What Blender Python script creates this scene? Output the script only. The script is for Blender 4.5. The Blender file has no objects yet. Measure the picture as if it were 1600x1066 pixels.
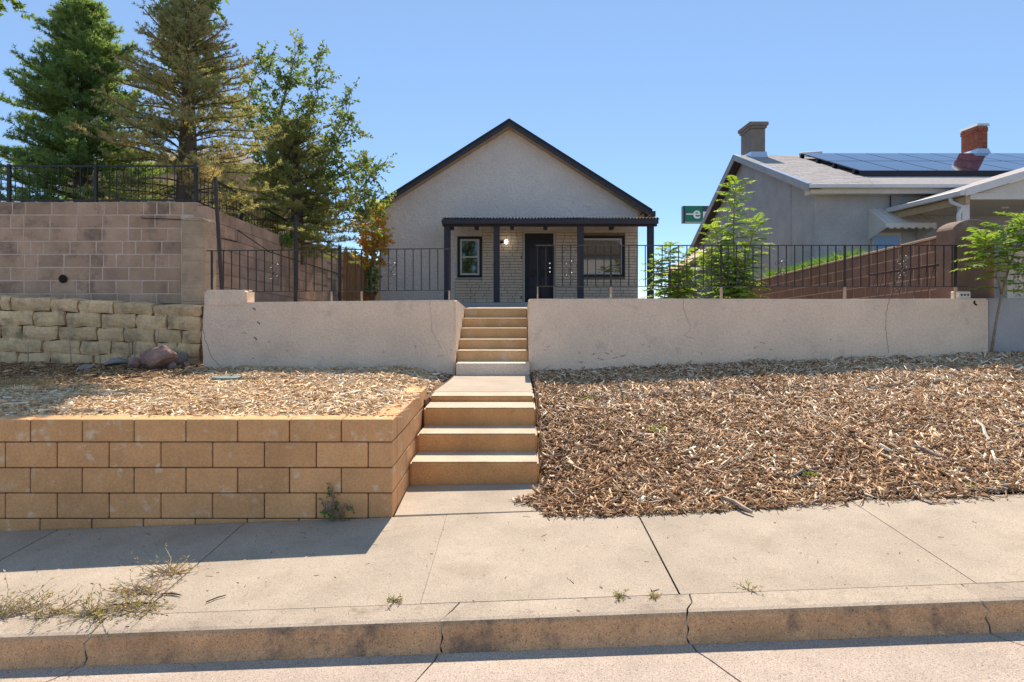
import bpy, bmesh, math, random
import numpy as np
from mathutils import Vector, Matrix
R = math.radians
random.seed(7); rng = np.random.default_rng(7)
scene = bpy.context.scene
# ------------------------------------------------------------------ camera
cam = bpy.data.cameras.new('camera'); camo = bpy.data.objects.new('camera', cam)
scene.collection.objects.link(camo); scene.camera = camo
CZ = 1.70
camo.location = (0, 0, CZ); camo.rotation_euler = (R(90), 0, 0)
cam.sensor_width = 36; cam.lens = 22.5; cam.shift_x = -0.00625; cam.shift_y = -0.0419
cam.clip_start = 0.05; cam.clip_end = 3000
# ------------------------------------------------------------------ light
SUN_EL, SUN_AZ = R(48), R(3.5)          # azimuth from +Y towards +X
world = bpy.data.worlds.new('World'); scene.world = world; world.use_nodes = True
wn = world.node_tree.nodes; wl = world.node_tree.links
sky = wn.new('ShaderNodeTexSky'); sky.sky_type = 'NISHITA'; sky.sun_disc = False
sky.sun_elevation = SUN_EL; sky.sun_rotation = SUN_AZ
sky.altitude = 2200; sky.air_density = 0.8; sky.dust_density = 0.0; sky.ozone_density = 6.0
bg = wn['Background']; bg.inputs['Strength'].default_value = 0.14
smix = wn.new('ShaderNodeMix'); smix.data_type = 'RGBA'; smix.inputs[0].default_value = .62      # even pale blue mixed in flattens the whole sky
smix.inputs[7].default_value = (1.20, 1.83, 2.62, 1)
wl.new(sky.outputs[0], smix.inputs[6]); wl.new(smix.outputs[2], bg.inputs[0])
sl = bpy.data.lights.new('sun', 'SUN'); sl.energy = 3.8; sl.angle = R(0.5); sl.color = (1.0, 0.89, 0.76)
so = bpy.data.objects.new('sun', sl); scene.collection.objects.link(so)
sd = Vector((math.sin(SUN_AZ)*math.cos(SUN_EL), math.cos(SUN_AZ)*math.cos(SUN_EL), math.sin(SUN_EL)))
so.rotation_euler = sd.to_track_quat('Z', 'Y').to_euler(); so.location = (3, 30, 30)
vs = scene.view_settings; vs.view_transform = 'Standard'; vs.look = 'None'; vs.gamma = 1; vs.exposure = 0.97
vs.use_curve_mapping = False

# ------------------------------------------------------------------ helpers
def P(u, v, d): return Vector(((u-810)*d/1000, d, CZ-(v-466)*d/1000))
def PX(u, d): return (u-810)*d/1000
def PZ(v, d): return CZ-(v-466)*d/1000
WLOC = {}
def link(o, parent=None, at=(0, 0, 0)):
    scene.collection.objects.link(o); at = Vector(at)
    if parent is not None:
        o.parent = parent; o.location = at-WLOC[parent.name]
    else: o.location = at
    WLOC[o.name] = at
    return o
def tag(o, label=None, cat=None, group=None, kind=None):
    if label: o['label'] = label
    if cat: o['category'] = cat
    if group: o['group'] = group
    if kind: o['kind'] = kind
    return o
def empty(name, at, label=None, cat=None, group=None, kind=None):
    return tag(link(bpy.data.objects.new(name, None), None, at), label, cat, group, kind)
def obj(name, me, mat=None, parent=None, at=(0, 0, 0), rot=None, scale=None):
    o = bpy.data.objects.new(name, me)
    if mat is not None and not me.materials: me.materials.append(mat)
    link(o, parent, at)
    if rot is not None: o.rotation_euler = rot
    if scale is not None: o.scale = scale
    return o
class MB:
    def __init__(s): s.v = []; s.f = []
    def hexa(s, p):      # p: bottom 4 ccw, top 4
        b = len(s.v); s.v += [tuple(q) for q in p]
        for f in ((3,2,1,0),(4,5,6,7),(0,1,5,4),(1,2,6,5),(2,3,7,6),(3,0,4,7)): s.f.append(tuple(b+i for i in f))
        return s
    def box(s, x0, x1, y0, y1, z0, z1):
        return s.hexa([(x0,y0,z0),(x1,y0,z0),(x1,y1,z0),(x0,y1,z0),(x0,y0,z1),(x1,y0,z1),(x1,y1,z1),(x0,y1,z1)])
    def prism(s, prof, axis, a, b):   # profile polygon in the other two axes (order x,y,z without axis)
        n = len(prof); base = len(s.v)
        for t in (a, b):
            for p in prof:
                q = list(p); q.insert(axis, t); s.v.append(tuple(q))
        s.f.append(tuple(base+i for i in range(n))[::-1]); s.f.append(tuple(base+n+i for i in range(n)))
        for i in range(n):
            j = (i+1) % n; s.f.append((base+i, base+j, base+n+j, base+n+i))
        return s
    def tube(s, pts, r, n=6, cap=True):
        pts = [Vector(p) for p in pts]; m = len(pts)
        rs = r if isinstance(r, (list, tuple)) else [r]*m
        base = len(s.v); up = None
        for i in range(m):
            t = (pts[min(i+1, m-1)]-pts[max(i-1, 0)])
            t = t.normalized() if t.length > 1e-9 else Vector((0, 0, 1))
            if up is None: up = Vector((0, 1, 0)) if abs(t.y) < .9 else Vector((1, 0, 0))
            a = t.cross(up).normalized(); b = a.cross(t).normalized(); up = b
            for k in range(n):
                an = 2*math.pi*(k+.5)/n
                s.v.append(tuple(pts[i]+(a*math.cos(an)+b*math.sin(an))*rs[i]))
        for i in range(m-1):
            for k in range(n):
                k2 = (k+1) % n
                s.f.append((base+i*n+k, base+i*n+k2, base+(i+1)*n+k2, base+(i+1)*n+k))
        if cap:
            s.f.append(tuple(base+k for k in range(n))[::-1]); s.f.append(tuple(base+(m-1)*n+k for k in range(n)))
        return s
    def quad(s, *p):
        b = len(s.v); s.v += [tuple(q) for q in p]; s.f.append(tuple(range(b, b+len(p)))); return s
    def mesh(s, name='m', bevel=0, smooth=False, seg=1):
        me = bpy.data.meshes.new(name); me.from_pydata(s.v, [], s.f)
        bm = bmesh.new(); bm.from_mesh(me)
        bmesh.ops.recalc_face_normals(bm, faces=bm.faces)
        if bevel: bmesh.ops.bevel(bm, geom=list(bm.edges), offset=bevel, segments=seg, affect='EDGES', clamp_overlap=True)
        bm.to_mesh(me); bm.free()
        if smooth: me.polygons.foreach_set('use_smooth', [True]*len(me.polygons))
        return me
    def build(s, name, mat, parent=None, bevel=0, smooth=False, seg=1):
        # world-space vertices; the object's origin goes to the base centre of the mesh
        a = np.array(s.v); c = Vector(((a[:,0].min()+a[:,0].max())/2, (a[:,1].min()+a[:,1].max())/2, a[:,2].min()))
        s.v = [(x-c.x, y-c.y, z-c.z) for x, y, z in s.v]
        return obj(name, s.mesh(name, bevel, smooth, seg), mat, parent, c)
def np_mesh(name, V, F, tone=None, smooth=False):
    V = np.asarray(V, np.float32); F = np.asarray(F, np.int32); k = F.shape[1]
    me = bpy.data.meshes.new(name)
    me.vertices.add(len(V)); me.vertices.foreach_set('co', V.ravel())
    me.loops.add(F.size); me.loops.foreach_set('vertex_index', F.ravel())
    me.polygons.add(len(F)); me.polygons.foreach_set('loop_start', np.arange(0, F.size, k, dtype=np.int32))
    if smooth: me.polygons.foreach_set('use_smooth', np.ones(len(F), bool))
    if tone is not None:
        at = me.attributes.new('tone', 'FLOAT', 'POINT'); at.data.foreach_set('value', np.asarray(tone, np.float32))
    me.update(calc_edges=True); me.validate()
    return me
_bc = {}
def block_mesh(sx, sy, sz, bev=.006):
    k = (round(sx, 3), round(sy, 3), round(sz, 3), bev)
    if k not in _bc:
        _bc[k] = MB().box(-sx/2, sx/2, -sy/2, sy/2, -sz/2, sz/2).mesh('block', bev)
    return _bc[k]
# ------------------------------------------------------------------ materials
def nn(nt, t, **kw):
    n = nt.nodes.new(t)
    for k, v in kw.items():
        if k.startswith('i_'):
            n.inputs[k[2:].replace('_', ' ')].default_value = v
        else: setattr(n, k, v)
    return n
def ramp(nt, fac, stops):
    r = nt.nodes.new('ShaderNodeValToRGB'); nt.links.new(fac, r.inputs[0])
    e = r.color_ramp.elements
    while len(e) < len(stops): e.new(.5)
    for q, (p, c) in zip(e, stops):
        q.position = p; q.color = (c[0], c[1], c[2], 1) if not isinstance(c, (int, float)) else (c, c, c, 1)
    return r.outputs[0]
def mixc(nt, fac, a, b, mode='MIX'):
    m = nt.nodes.new('ShaderNodeMix'); m.data_type = 'RGBA'; m.blend_type = mode
    for s, val in ((0, fac), (6, a), (7, b)):
        if hasattr(val, 'is_linked') or hasattr(val, 'node'): nt.links.new(val, m.inputs[s])
        elif isinstance(val, (int, float)): m.inputs[s].default_value = val if s == 0 else (val, val, val, 1)
        else: m.inputs[s].default_value = (*val[:3], 1)
    return m.outputs[2]
def pmat(name, col, var=.15, scale=3, rough=.85, bump=.25, bscale=70, bdist=.004, rnd=0, metal=0, spec=.3,
         stain=None, speck=0, stretch=None, swirl=0):
    m = bpy.data.materials.new(name); m.use_nodes = True; nt = m.node_tree; L = nt.links
    b = nt.nodes['Principled BSDF']; b.inputs['Roughness'].default_value = rough; b.inputs['Metallic'].default_value = metal
    b.inputs['Specular IOR Level'].default_value = spec
    g = nt.nodes.new('ShaderNodeNewGeometry'); pos = g.outputs['Position']
    if stretch:
        mp = nn(nt, 'ShaderNodeMapping'); mp.inputs['Scale'].default_value = stretch; L.new(pos, mp.inputs[0]); pos = mp.outputs[0]
    n1 = nn(nt, 'ShaderNodeTexNoise', i_Scale=scale, i_Detail=6.0, i_Roughness=.65); L.new(pos, n1.inputs['Vector'])
    n2 = nn(nt, 'ShaderNodeTexNoise', i_Scale=bscale, i_Detail=4.0, i_Roughness=.7); L.new(pos, n2.inputs['Vector'])
    lo = tuple(c*(1-var) for c in col); hi = tuple(min(1, c*(1+var)) for c in col)
    c = ramp(nt, n1.outputs[0], [(.3, lo), (.7, hi)])
    f = ramp(nt, n2.outputs[0], [(.3, .82), (.7, 1.1)])
    c = mixc(nt, 1.0, c, f, 'MULTIPLY')
    if stain:
        scol, amt, ssc, th = stain
        n3 = nn(nt, 'ShaderNodeTexNoise', i_Scale=ssc, i_Detail=8.0, i_Roughness=.7); L.new(g.outputs['Position'], n3.inputs['Vector'])
        sf = ramp(nt, n3.outputs[0], [(th, 0.0), (min(1, th+.12), amt)])
        c = mixc(nt, sf, c, scol)
    if speck:
        n4 = nn(nt, 'ShaderNodeTexNoise', i_Scale=150.0, i_Detail=2.0, i_Roughness=.5); L.new(g.outputs['Position'], n4.inputs['Vector'])
        c = mixc(nt, speck, c, ramp(nt, n4.outputs[0], [(.33, .35), (.42, 1.0), (.6, 1.0), (.7, 1.35)]), 'MULTIPLY')
    if rnd:
        oi = nt.nodes.new('ShaderNodeObjectInfo')
        c = mixc(nt, 1.0, c, ramp(nt, oi.outputs['Random'], [(0, 1-rnd), (1, 1+rnd)]), 'MULTIPLY')
    L.new(c, b.inputs['Base Color'])
    if bump:
        h = n2.outputs[0]
        if swirl:
            n5 = nn(nt, 'ShaderNodeTexNoise', i_Scale=swirl, i_Detail=3.0, i_Distortion=2.5); L.new(g.outputs['Position'], n5.inputs['Vector'])
            ad = nn(nt, 'ShaderNodeMath', operation='MULTIPLY_ADD'); L.new(n5.outputs[0], ad.inputs[0]); ad.inputs[1].default_value = 2.5; L.new(h, ad.inputs[2]); h = ad.outputs[0]
        bp = nn(nt, 'ShaderNodeBump', i_Strength=bump, i_Distance=bdist); L.new(h, bp.inputs['Height']); L.new(bp.outputs[0], b.inputs['Normal'])
    return m
def leafmat(name, stops, trans=.45, rough=.55):
    m = bpy.data.materials.new(name); m.use_nodes = True; nt = m.node_tree; L = nt.links
    out = nt.nodes['Material Output']; b = nt.nodes['Principled BSDF']
    a = nn(nt, 'ShaderNodeAttribute', attribute_name='tone')
    c = ramp(nt, a.outputs['Fac'], stops)
    L.new(c, b.inputs['Base Color']); b.inputs['Roughness'].default_value = rough; b.inputs['Specular IOR Level'].default_value = .3
    if trans:
        t = nn(nt, 'ShaderNodeBsdfTranslucent'); cc = mixc(nt, 1.0, c, (1.25, 1.2, .6), 'MULTIPLY'); L.new(cc, t.inputs[0])
        mx = nn(nt, 'ShaderNodeMixShader'); mx.inputs[0].default_value = trans
        L.new(b.outputs[0], mx.inputs[1]); L.new(t.outputs[0], mx.inputs[2]); L.new(mx.outputs[0], out.inputs[0])
    return m
def plain(name, col, rough=.5, metal=0, spec=.5, emit=0):
    m = bpy.data.materials.new(name); m.use_nodes = True; b = m.node_tree.nodes['Principled BSDF']
    b.inputs['Base Color'].default_value = (*col, 1); b.inputs['Roughness'].default_value = rough
    b.inputs['Metallic'].default_value = metal; b.inputs['Specular IOR Level'].default_value = spec
    if emit: b.inputs['Emission Color'].default_value = (*col, 1); b.inputs['Emission Strength'].default_value = emit
    return m
M = {}
M['walk'] = pmat('walk_concrete', (.43,.35,.265), .15, 1.6, .9, .35, 90, .003, rnd=.04, speck=.75, stain=((.32,.25,.18), .5, 1.7, .54))
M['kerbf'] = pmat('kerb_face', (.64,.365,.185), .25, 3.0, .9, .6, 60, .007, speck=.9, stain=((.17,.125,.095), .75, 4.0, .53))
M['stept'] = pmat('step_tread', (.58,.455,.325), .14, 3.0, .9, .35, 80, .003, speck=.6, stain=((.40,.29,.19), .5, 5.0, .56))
M['kerb'] = pmat('kerb_concrete', (.43,.345,.26), .16, 2.2, .9, .45, 80, .004, rnd=.04, speck=.8, stain=((.20,.15,.11), .6, 5.0, .56))
M['gutter'] = pmat('gutter_concrete', (.44,.355,.285), .15, 2.0, .9, .5, 75, .005, rnd=.04, speck=1.0, stain=((.30,.23,.18), .5, 3.0, .58))
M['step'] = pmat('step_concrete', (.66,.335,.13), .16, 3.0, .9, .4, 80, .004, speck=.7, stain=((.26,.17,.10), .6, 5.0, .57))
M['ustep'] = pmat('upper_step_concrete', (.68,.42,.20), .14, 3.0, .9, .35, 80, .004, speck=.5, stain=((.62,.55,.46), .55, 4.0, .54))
M['path'] = pmat('path_concrete', (.46,.37,.28), .12, 2.0, .9, .3, 90, .003, speck=.6)
M['soil'] = pmat('soil', (.085,.058,.038), .35, 5, .95, .6, 60, .01)
M['dirt'] = pmat('yard_dirt', (.30,.23,.16), .25, 2, .95, .5, 40, .01)
M['bed'] = pmat('mulch_base', (.17,.09,.045), .4, 14, .95, .8, 60, .015)
M['asph'] = pmat('street', (.33,.28,.23), .15, 2, .9, .4, 80, .005, speck=.8)
M['tan'] = pmat('tan_block', (.73,.385,.168), .15, 2.5, .9, .5, 60, .004, rnd=.08, stain=((.82,.66,.48), .8, 7.0, .565), speck=.25)
M['tanm'] = pmat('tan_joint', (.12,.075,.045), .3, 10, .95, .4, 60)
M['cmu'] = pmat('grey_brown_block', (.55,.355,.23), .2, 2.6, .92, .4, 80, .004, rnd=.15, stain=((.22,.145,.105), .75, 2.4, .52), speck=.35)
M['cmum'] = pmat('block_mortar', (.70,.53,.40), .15, 6, .95, .4, 80)
M['pil'] = pmat('pillar_block', (.52,.37,.235), .2, 3.5, .92, .45, 70, .004, rnd=.06, speck=.3, stain=((.25,.2,.15), .5, 4.0, .55))
M['side'] = pmat('side_block', (.44,.285,.19), .22, 2.5, .92, .4, 80, .004, rnd=.15, speck=.3, stain=((.20,.15,.12), .6, 3.0, .52))
M['sidem'] = pmat('side_mortar', (.17,.125,.10), .2, 6, .95, .4, 80)
M['stone'] = pmat('sandstone', (.78,.53,.28), .25, 4, .93, .7, 30, .012, rnd=.12, stain=((.26,.20,.13), .65, 4.5, .52))
M['stonem'] = pmat('stone_joint', (.14,.105,.07), .3, 10, .95, .4, 50)
M['white'] = pmat('painted_wall', (.88,.68,.495), .10, 1.4, .85, .7, 40, .009, stain=((.55,.44,.35), .5, 3.5, .57), swirl=9)
M['wgrey'] = pmat('grey_lower_wall', (.42,.40,.38), .12, 2.0, .85, .4, 50, .004)
M['stucco'] = pmat('house_stucco', (.82,.73,.65), .07, 1.5, .85, .9, 22, .022, swirl=5)
M['ledge'] = pmat('house_ledgestone', (.82,.66,.49), .1, 4, .85, .4, 60)
M['ljoint'] = pmat('ledge_joint', (.26,.20,.15), .2, 8, .95, .3, 60)
M['roof'] = pmat('dark_roof', (.045,.042,.048), .2, 5, .5, .1, 60)
M['post'] = pmat('dark_post', (.045,.040,.052), .15, 6, .55, .1, 60)
M['soff'] = pmat('soffit_wood', (.50,.36,.22), .12, 5, .8, .1, 50)
M['trim'] = pmat('cream_trim', (.66,.60,.50), .06, 4, .6, .05, 60)
M['wframe'] = pmat('white_sash', (.72,.68,.60), .05, 4, .5, .05, 60)
M['black'] = pmat('black_frame', (.022,.020,.022), .2, 6, .5, .05, 60)
M['iron'] = pmat('black_iron', (.028,.025,.024), .3, 12, .38, .2, 90, .001, metal=.3, spec=.5, stain=((.16,.09,.06), .5, 20.0, .62))
M['irontan'] = pmat('bare_iron', (.42,.32,.24), .2, 12, .6, .2, 90, .001)
M['glint'] = plain('glint_iron', (.16,.14,.125), .35, .6)  # iron lightened so its colour carries the sun glint; also window leading
M['rust'] = pmat('rusty_pipe', (.065,.045,.04), .3, 12, .6, .2, 60)
M['crack'] = plain('crack_dark', (.035,.026,.02), .95, spec=.1)
M['brown'] = pmat('brown_block', (.22,.125,.088), .14, 3, .9, .35, 70, .004, rnd=.10, speck=.25)
M['brownm'] = pmat('brown_mortar', (.50,.35,.26), .15, 6, .95, .3, 70)
M['brownp'] = pmat('brown_render', (.22,.145,.11), .2, 3, .9, .5, 50, .005, stain=((.40,.31,.25), .6, 3.0, .57))
M['ngrey'] = pmat('grey_stucco', (.41,.41,.40), .14, 1.6, .9, .6, 25, .006, swirl=5)
M['nchim'] = pmat('grey_chimney', (.24,.20,.16), .15, 4, .9, .5, 40, .006)
M['shingle'] = pmat('grey_shingle', (.36,.33,.32), .2, 12, .9, .4, 60, .006, rnd=.12)
M['rbrick'] = pmat('red_brick', (.36,.11,.06), .2, 8, .9, .3, 60, rnd=.22)
M['rbrickm'] = pmat('brick_mortar', (.40,.27,.2), .2, 8, .95, .3, 60)
M['metal'] = plain('galvanised', (.55,.60,.65), .28, .9)
M['alu'] = pmat('white_aluminium', (.68,.66,.62), .06, 6, .4, .05, 60)
M['solar'] = plain('solar_glass', (.012,.022,.06), .06, .0, .9)
M['solarf'] = plain('solar_frame', (.02,.02,.025), .35, .6)
M['woodf'] = pmat('fence_wood', (.36,.19,.09), .2, 6, .85, .3, 60, rnd=.15, stretch=(6, 6, .6))
M['bark'] = pmat('bark', (.115,.085,.062), .3, 8, .95, .6, 50, .008, stretch=(1, 1, .3))
M['tbark'] = pmat('pale_bark', (.24,.19,.14), .25, 12, .9, .4, 50, .004)
M['stem'] = pmat('sapling_bark', (.30,.225,.16), .25, 14, .85, .3, 60, .003)
M['rockp'] = pmat('pink_rock', (.36,.215,.165), .3, 9, .9, .7, 35, .012, stain=((.46,.36,.30), .6, 6.0, .55))
M['rockg'] = pmat('grey_rock', (.26,.22,.20), .25, 9, .9, .7, 35, .012, rnd=.2)
M['cover'] = pmat('green_cover', (.20,.25,.22), .1, 8, .6, .1, 60)
M['ltan'] = pmat('tan_stucco', (.55,.38,.24), .08, 2, .9, .3, 40)
M['shed'] = pmat('shed_wall', (.26,.24,.21), .12, 3, .9, .3, 40)
M['opp'] = pmat('opposite_house', (.72,.71,.68), .05, 2, .85, .2, 40)
M['chip'] = leafmat('wood_chips', [(0, (.045,.02,.01)), (.25, (.20,.10,.046)), (.55, (.42,.235,.115)), (.8, (.68,.45,.25)), (1, (.90,.77,.58))], 0, .85)
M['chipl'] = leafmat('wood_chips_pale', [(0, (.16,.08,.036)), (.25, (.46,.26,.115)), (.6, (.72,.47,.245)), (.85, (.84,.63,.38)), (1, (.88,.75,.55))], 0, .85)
M['nd1'] = leafmat('needles_green', [(0, (.10,.17,.075)), (.5, (.20,.32,.12)), (1, (.38,.47,.16))], .5)
M['nd2'] = leafmat('needles_olive', [(0, (.18,.21,.11)), (.5, (.36,.36,.18)), (.8, (.52,.42,.22)), (1, (.58,.44,.24))], .5)
M['nd3'] = leafmat('needles_dark', [(0, (.13,.17,.07)), (.5, (.28,.31,.12)), (1, (.46,.41,.18))], .5)
M['lf1'] = leafmat('leaves_green', [(0, (.09,.15,.05)), (.5, (.18,.26,.08)), (1, (.31,.34,.11))], .5)
M['lf2'] = leafmat('leaves_lime', [(0, (.13,.23,.035)), (.5, (.26,.40,.06)), (1, (.42,.52,.10))], .5)
M['lf3'] = leafmat('leaves_orange', [(0, (.45,.46,.08)), (.5, (.70,.54,.10)), (.75, (.75,.38,.06)), (1, (.78,.30,.05))], .6)
M['straw'] = leafmat('straw', [(0, (.34,.25,.14)), (1, (.60,.47,.28))], .3)
M['lf4'] = leafmat('leaves_fresh', [(0, (.07,.16,.03)), (.5, (.14,.28,.05)), (1, (.25,.40,.09))], .45)
M['dry'] = leafmat('dry_grass', [(0, (.42,.29,.13)), (.5, (.55,.41,.20)), (.8, (.42,.38,.12)), (1, (.22,.28,.08))], .3)
M['deb'] = leafmat('debris', [(0, (.05,.03,.02)), (1, (.22,.13,.07))], 0, .9)
def glass():
    m = bpy.data.materials.new('window_glass'); m.use_nodes = True; b = m.node_tree.nodes['Principled BSDF']
    b.inputs['Base Color'].default_value = (.012, .013, .014, 1); b.inputs['Roughness'].default_value = .03
    b.inputs['Specular IOR Level'].default_value = .5; b.inputs['IOR'].default_value = 1.9
    return m
M['glass'] = glass()
M['bluegl'] = plain('blue_pane', (.10,.17,.30), .05, 0, 1.0)
M['bulb'] = plain('lit_bulb', (1, .95, .85), .4, emit=3)
M['green'] = plain('sign_green', (.0,.17,.085), .4); M['signw'] = plain('sign_white', (.8,.8,.8), .5); M['signb'] = plain('sign_dark', (.035,.04,.05), .4)
M['chrome'] = plain('chrome', (.7,.7,.68), .15, 1.0)
# ------------------------------------------------------------------ ground
SL = .037
def street_z(x): return SL*(max(-14, min(14, x))+.98)
def walk_z(x, y): return street_z(x)+.02*(y-4.98)
xs = [-900,-300,-100,-40,-20,-14,-10,-8,-6,-4.9,-4.88,-4.36,-4.34,-3,-1.5,-.90,-.88,.16,.18,1.5,3,5,6.4,6.42,8,10,14,20,40,100,300,900]
ys = [-900,-300,-100,-40,-15,-14,-8,-3,0,2,3.0,3.42,4.9,5.1,6.9,8.78,9.0,9.02,9.88,9.90,10.1,10.12,10.6,10.62,14,20,30,60,150,500,1500]
def gz(x, y):
    s = street_z(x)
    if y < -14: return s-.02
    if y <= 3.0: return s-.26
    if y <= 5.1: return s-.30
    if y <= 9.0:
        return min(.30+.05*(y-5), .62)
    if x <= -4.35 and y <= 9.89: return .62
    if -.89 < x < .17 and y <= 10.61: return .45
    if x <= -4.9 and y >= 10.12: return 3.0 if y < 60 else 1.4
    if x <= -4.9: return 1.3
    if x >= 6.42: return 1.62 if y < 60 else 1.4
    return 1.46 if y < 60 else 1.4
V = [(x, y, gz(x, y)) for y in ys for x in xs]; nx = len(xs)
F = [(j*nx+i, j*nx+i+1, (j+1)*nx+i+1, (j+1)*nx+i) for j in range(len(ys)-1) for i in range(nx-1)]
me = bpy.data.meshes.new('ground'); me.from_pydata(V, [], F); tag(obj('ground', me, M['dirt']), kind='structure')
# street behind / below the camera
street = tag(MB().quad((-40, -13.9, street_z(-14)-.16), (-14, -13.9, street_z(-14)-.16), (-14, 2.62, street_z(-14)-.16), (-40, 2.62, street_z(-14)-.16))
    .quad((-14, -13.9, street_z(-14)-.16), (14, -13.9, street_z(14)-.16), (14, 2.62, street_z(14)-.16), (-14, 2.62, street_z(-14)-.16))
    .quad((14, -13.9, street_z(14)-.16), (40, -13.9, street_z(14)-.16), (40, 2.62, street_z(14)-.16), (14, 2.62, street_z(14)-.16)).build('road', M['asph']), kind='structure')
def two_tone(o, mat, test):
    o.data.materials.append(mat)
    for p in o.data.polygons:
        if test(p.normal): p.material_index = 1
def jag(n, a, seed):
    r = random.Random(seed); return [r.uniform(-a, a) for _ in range(n)]
def xprofile_seg(name, prof, xa, xb, ja, jb, mat, parent, zf, sub=6, smooth=False):
    # extruded profile (y,z) between x=xa+ja(y index) and xb+jb ; z follows the street slope
    n = len(prof); mb = MB(); 
    for k in range(sub+1):
        t = k/sub
        for i, (y, z) in enumerate(prof):
            x = (xa+ja[i])*(1-t)+(xb+jb[i])*t
            mb.v.append((x, y, z+zf(x)))
    for k in range(sub):
        for i in range(n):
            j = (i+1) % n
            mb.f.append((k*n+i, k*n+j, (k+1)*n+j, (k+1)*n+i))
    mb.f.append(tuple(range(n))[::-1]); mb.f.append(tuple(sub*n+i for i in range(n)))
    return mb.build(name, mat, parent, smooth=smooth)
# kerb: profile going round (front face battered, rounded nose)
kp = [(3.585,-.30),(3.585,-.0305),(3.50,-.034),(3.435,-.038),(3.412,-.044),(3.398,-.060),(3.392,-.085),(3.385,-.12),(3.375,-.155),(3.36,-.185),(3.36,-.30)]
kerb = empty('kerb', (0, 3.5, -.3), kind='structure')
kcuts = [-9, -5.6, -2.29, -.41, .90, 2.48, 5.6, 9]
kj = []
for i, c in enumerate(kcuts):
    j = jag(len(kp), .016 if 1 < i < 6 else .003, i+3)
    for q in range(1, 4): j[q] += [.0, .07, .045, .02][q]*(1 if i in (3, 4) else -.2)
    kj.append(j)
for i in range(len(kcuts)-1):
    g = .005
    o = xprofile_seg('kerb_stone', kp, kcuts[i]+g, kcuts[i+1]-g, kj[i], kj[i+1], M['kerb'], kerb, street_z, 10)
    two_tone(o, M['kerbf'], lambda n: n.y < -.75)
gut = empty('gutter', (0, 3, -.4), kind='structure')
gp = [(2.6,-.40),(3.372,-.40),(3.372,-.187),(3.30,-.192),(3.2,-.180),(3.08,-.170),(2.9,-.158),(2.6,-.14)]
off = {1: -.0, 2: -.55, 3: -.28, 4: .32, 5: .45}
gjs = []
for i in range(len(kcuts)):
    j = jag(len(gp), .012, 40+i); s = off.get(i, 0)
    gjs.append([a+s*(3.372-y)/.77*.9 for a, (y, z) in zip(j, gp)])
for i in range(len(kcuts)-1):
    xprofile_seg('gutter_slab', gp, kcuts[i]+.005, kcuts[i+1]-.005, gjs[i], gjs[i+1], M['gutter'], gut, street_z, 10)
# sidewalk slabs
walk = empty('sidewalk', (0, 4.2, -.3), kind='structure')
wc = [-9.6,-8.0,-6.45,-5.0,-3.57,-2.12,-.553,.905,2.57,4.15,5.75,7.4,9]
for i in range(len(wc)-1):
    gaps = [.003,.003,.004,.004,.005,.006,.0012,.006,.002,.004,.004,.004,.004]
    a, b = wc[i]+gaps[i], wc[i+1]-gaps[i+1]
    wp = [(3.587,-.05),(3.588,-.0295),(4.965,0.0),(4.975,-.02),(4.975,-.2),(3.587,-.2)]
    dz = [0,.001,0,.001,0,0,.001,0,.001,0,0,0][i]
    ja = jag(6, .004, i+70); jb = jag(6, .004, i+71)
    xprofile_seg('sidewalk_slab', [(y, z+dz) for y, z in wp], a, b, ja, jb, M['walk'], walk, street_z, 4)
# strip right behind the walk on the right (covered by mulch), landing before the steps
land = tag(MB().hexa([(-.968,4.985,-.2),(.20,4.985,-.2),(.20,5.66,-.2),(-.968,5.66,-.2),(-.968,4.985,.0+.006),(.20,4.985,.045),(.20,5.66,.062),(-.968,5.66,.045)]).build('landing', M['walk'], bevel=.006), kind='structure')
# ------------------------------------------------------------------ mulch beds
def nz(x, y, s=1.0):
    return (np.sin(x*3.1*s+1.3*np.sin(y*2.3*s))*np.cos(y*2.7*s+.8*np.sin(x*1.9*s))+.5*np.sin(x*7.3*s+y*5.1*s))/1.5
def bedR(x, y):      # right bed height
    x = np.asarray(x, float); y = np.asarray(y, float)
    t = np.clip((y-4.95)/(8.82-4.95), 0, 1)
    zb = np.maximum(SL*(x+.98)+.0, -.05)+.012
    zt = .715+np.clip((x-.2)/6.2, 0, 1.3)*.225
    prof = t+.10*np.sin(np.pi*t)
    near = np.exp(-np.clip(x-.18, 0, 9)/.5)
    st = np.interp(y, [4.9, 5.5, 5.66, 6.05, 6.44, 6.84, 8.8], [.04, .05, .09, .28, .46, .62, .69])
    z = zb*(1-prof)+zt*prof
    return z*(1-near)+st*near+.018*nz(x, y, 1.3)*np.clip((y-5)/.4, 0, 1)
def bedL(x, y):
    x = np.asarray(x, float); y = np.asarray(y, float)
    z = .738+.012*(y-5)/3.8+np.clip((-x-3)/4, 0, 1)*.03*(y-5)/3.8+.014*nz(x, y, 1.2)
    e = np.clip((x+1.55)/.6, 0, 1)*np.clip((y-6.6)/.5, 0, 1)
    return np.minimum(z*(1-e)+.655*e, np.where((x > -.97) & (y > 6.6), .655, 9))
def sheet(name, fn, x0, x1, y0, y1, n, m, mat):
    X, Y = np.meshgrid(np.linspace(x0, x1, n), np.linspace(y0, y1, m)); Z = fn(X, Y)
    Vv = np.stack([X, Y, Z], -1).reshape(-1, 3); I = np.arange(n*m).reshape(m, n)
    Ff = np.stack([I[:-1,:-1], I[:-1,1:], I[1:,1:], I[1:,:-1]], -1).reshape(-1, 4)
    o = obj(name, np_mesh(name, Vv, Ff, smooth=True), mat); return tag(o, kind='structure')
sheet('mulch_bed', lambda x, y: bedR(x, y)-.012, .185, 9, 4.99, 8.9, 120, 60, M['bed'])
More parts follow.
